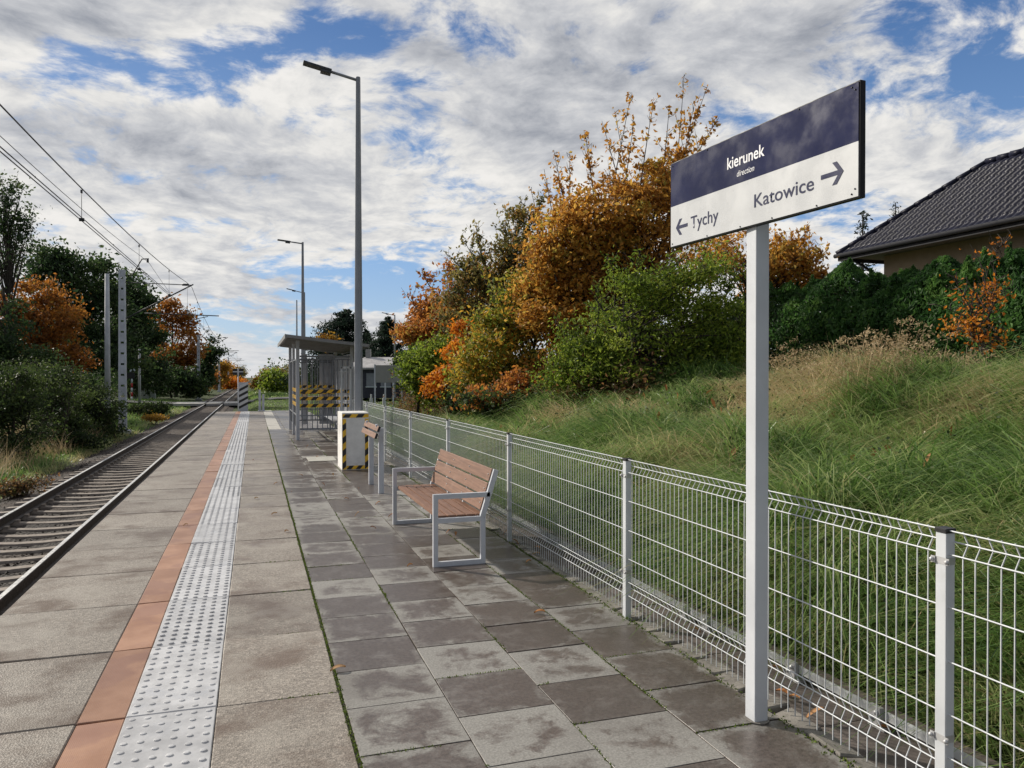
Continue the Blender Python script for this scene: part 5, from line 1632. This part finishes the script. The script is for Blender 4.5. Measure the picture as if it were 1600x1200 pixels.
# foreground bushes on the left verge
for (px, zc, bl, n_, lab) in ((40, 24, [(25, 640, 55, 55, 1), (-20, 630, 60, 60, .8), (20, 690, 50, 25, .4)], 10000, 'nearest green bush on the left verge'),
                              (100, 28, [(95, 650, 55, 50, 1), (60, 620, 40, 40, .5), (110, 695, 45, 22, .5)], 11000, 'second green bush on the left verge'),
                              (150, 33, [(148, 635, 38, 42, 1), (120, 610, 30, 30, .4), (150, 670, 38, 16, .5)], 10000, 'lighter green bush left of the nearest mast'),
                              (40, 31, [(30, 595, 55, 30, 1), (90, 590, 30, 22, .5)], 5000, 'grey green bush behind the verge bushes')):
    tree('verge_bush', lab, 'bush', px, zc, bl, 'bushl', .11, n_, 80, .42, .05, z0=-1.0, trunks=3, group='bushes on the left verge')
tree('low_weeds', 'low weeds to the right of the nearest mast', 'bush', 235, 50, [(236, 640, 30, 9, 1), (215, 652, 14, 9, .3)], 'bushl', .16, 3500, 50, .4, .03, z0=-.9)
tree('yellow_weeds', 'yellow weed patch beside the track near the mast', 'bush', 242, 44, [(240, 656, 24, 7, 1)], 'yellow', .10, 1600, 30, .25, .02, z0=-1.0)
tree('near_weeds', 'brownish weeds at the near left of the ballast', 'bush', 20, 17, [(10, 770, 30, 18, 1), (50, 750, 30, 12, .5)], 'brown', .07, 1800, 40, .22, .02, z0=-1.1)

# woods behind the left trees and at the horizon
wc, wt = [], []
for k in range(900):
    if k < 620:
        y = rng.uniform(45, 260); x = -0.0 - rng.uniform(12, 22) - .06 * max(0, y - 60); hmax = rng.uniform(4, 8.5)
    else:
        y = rng.uniform(420, 900); x = rng.uniform(-120, 160); hmax = rng.uniform(5, 11)
        if abs(x + 3) < 8: continue
    z = rng.uniform(-.6, hmax); m = 70 if k < 620 else 30; s = 1.0 if k < 620 else 2.4
    wc.append(np.array([x, y, z]) + rng.normal(0, s, (m, 3))); wt.append(np.clip(rng.random() + rng.normal(0, .15, m), 0, 1))
wc = np.concatenate(wc); wt = np.concatenate(wt)
v, f = leaf_mesh(wc, np.where(wc[:, 1] > 300, 2.0, .42) * rng.uniform(.6, 1.2, len(wc)), .6)
np_mesh('far_woods', v, f, FM['dark'], tint=wt, label='dark woods behind the trees and along the horizon', kind='stuff')

# ------------------------------------------------------------------ fallen leaves
def fallen(x, y, z, s, ang, label, tint, group=None, tilt=.2):
    n = 5
    t = np.linspace(-1, 1, 2 * n - 1)
    w = .32 * (1 - t ** 2) ** .7 * s + .0008
    cx = t * s * .5
    vs, fs = [], []
    for k in range(len(t)):
        zc_ = .012 * (1 - t[k] ** 2) + tilt * .03 * (t[k] + 1)
        vs += [(cx[k], -w[k] * .6, zc_ + .008), (cx[k], 0, zc_), (cx[k], w[k] * .6, zc_ + .010)]
    for k in range(len(t) - 1):
        fs += [(3 * k, 3 * k + 3, 3 * k + 4, 3 * k + 1), (3 * k + 1, 3 * k + 4, 3 * k + 5, 3 * k + 2)]
    o = np_mesh('fallen_leaf', vs, fs, M['fall'], tint=np.full(len(fs), tint), smooth=True, label=label, cat='leaf', group=group)
    o.location = (x, y, z + .003); o.rotation_euler = (0, 0, ang)
    return o


def gpt(px, py, z=0.0):
    zc = F_PX * (EYE - z) / (py - HOR); p = at(px, zc, z=z); return p.x, p.y
for (px, py, s, ang, tn, lab) in ((527, 1051, .085, .1, .8, 'curled tan leaf lying on the mossy joint'), (843, 961, .075, -.4, .3, 'orange leaf lying on the wet tiles between bench and sign'),
                                  (640, 887, .05, .2, .5, 'brown leaf on the tiles left of the bench foot'), (826, 881, .06, .3, .6, 'orange brown leaf on the tiles by the second fence post'),
                                  (838, 869, .07, -.5, .9, 'pale dry leaf beside the fence foot near the bench'), (289, 823, .05, .4, 1., 'pale leaf lying on the terracotta line')):
    x, y = gpt(px, py); fallen(x, y, .002, s, ang, lab, tn)
spots = [(541, 781), (557, 809), (583, 828), (590, 790), (700, 836), (712, 838), (505, 760), (470, 745), (455, 770), (447, 832), (428, 805), (520, 745), (560, 765), (610, 810), (495, 715), (545, 725), (610, 745), (400, 780), (806, 853), (790, 838), (430, 758), (480, 700), (460, 690), (395, 720)]
for k, (px, py) in enumerate(spots):
    x, y = gpt(px, py); fallen(x, y, .002, random.uniform(.045, .075), random.uniform(0, 6.28), 'small dry leaf scattered on the paving around the bench and shelter', random.random(), 'small dry leaves scattered on the paving', random.uniform(0, 1))
for k in range(22):
    y = random.uniform(2.4, 11); x = 2.52 + random.uniform(0, .38)
    fallen(x, y, -.05 if x < 2.84 else .0, random.uniform(.05, .09), random.uniform(0, 6.28), 'orange brown leaf caught in the channel behind the fence', random.random() * .6, 'leaves caught in the channel behind the fence', random.uniform(0, 1))
for k in range(60):
    y = random.uniform(2.4, 12); x = random.uniform(3.1, 7)
    if x > 1.25 * y: continue
    o = fallen(x, y, float(ground_z(x, y)) + random.uniform(.18, .36), random.uniform(.08, .13), random.uniform(0, 6.28), 'orange leaf resting on the long grass of the bank', random.random() * .5, 'leaves resting on the long grass', 1)
    o.rotation_euler = (random.uniform(-.6, .6), random.uniform(-1.2, 0), random.uniform(0, 6.28))
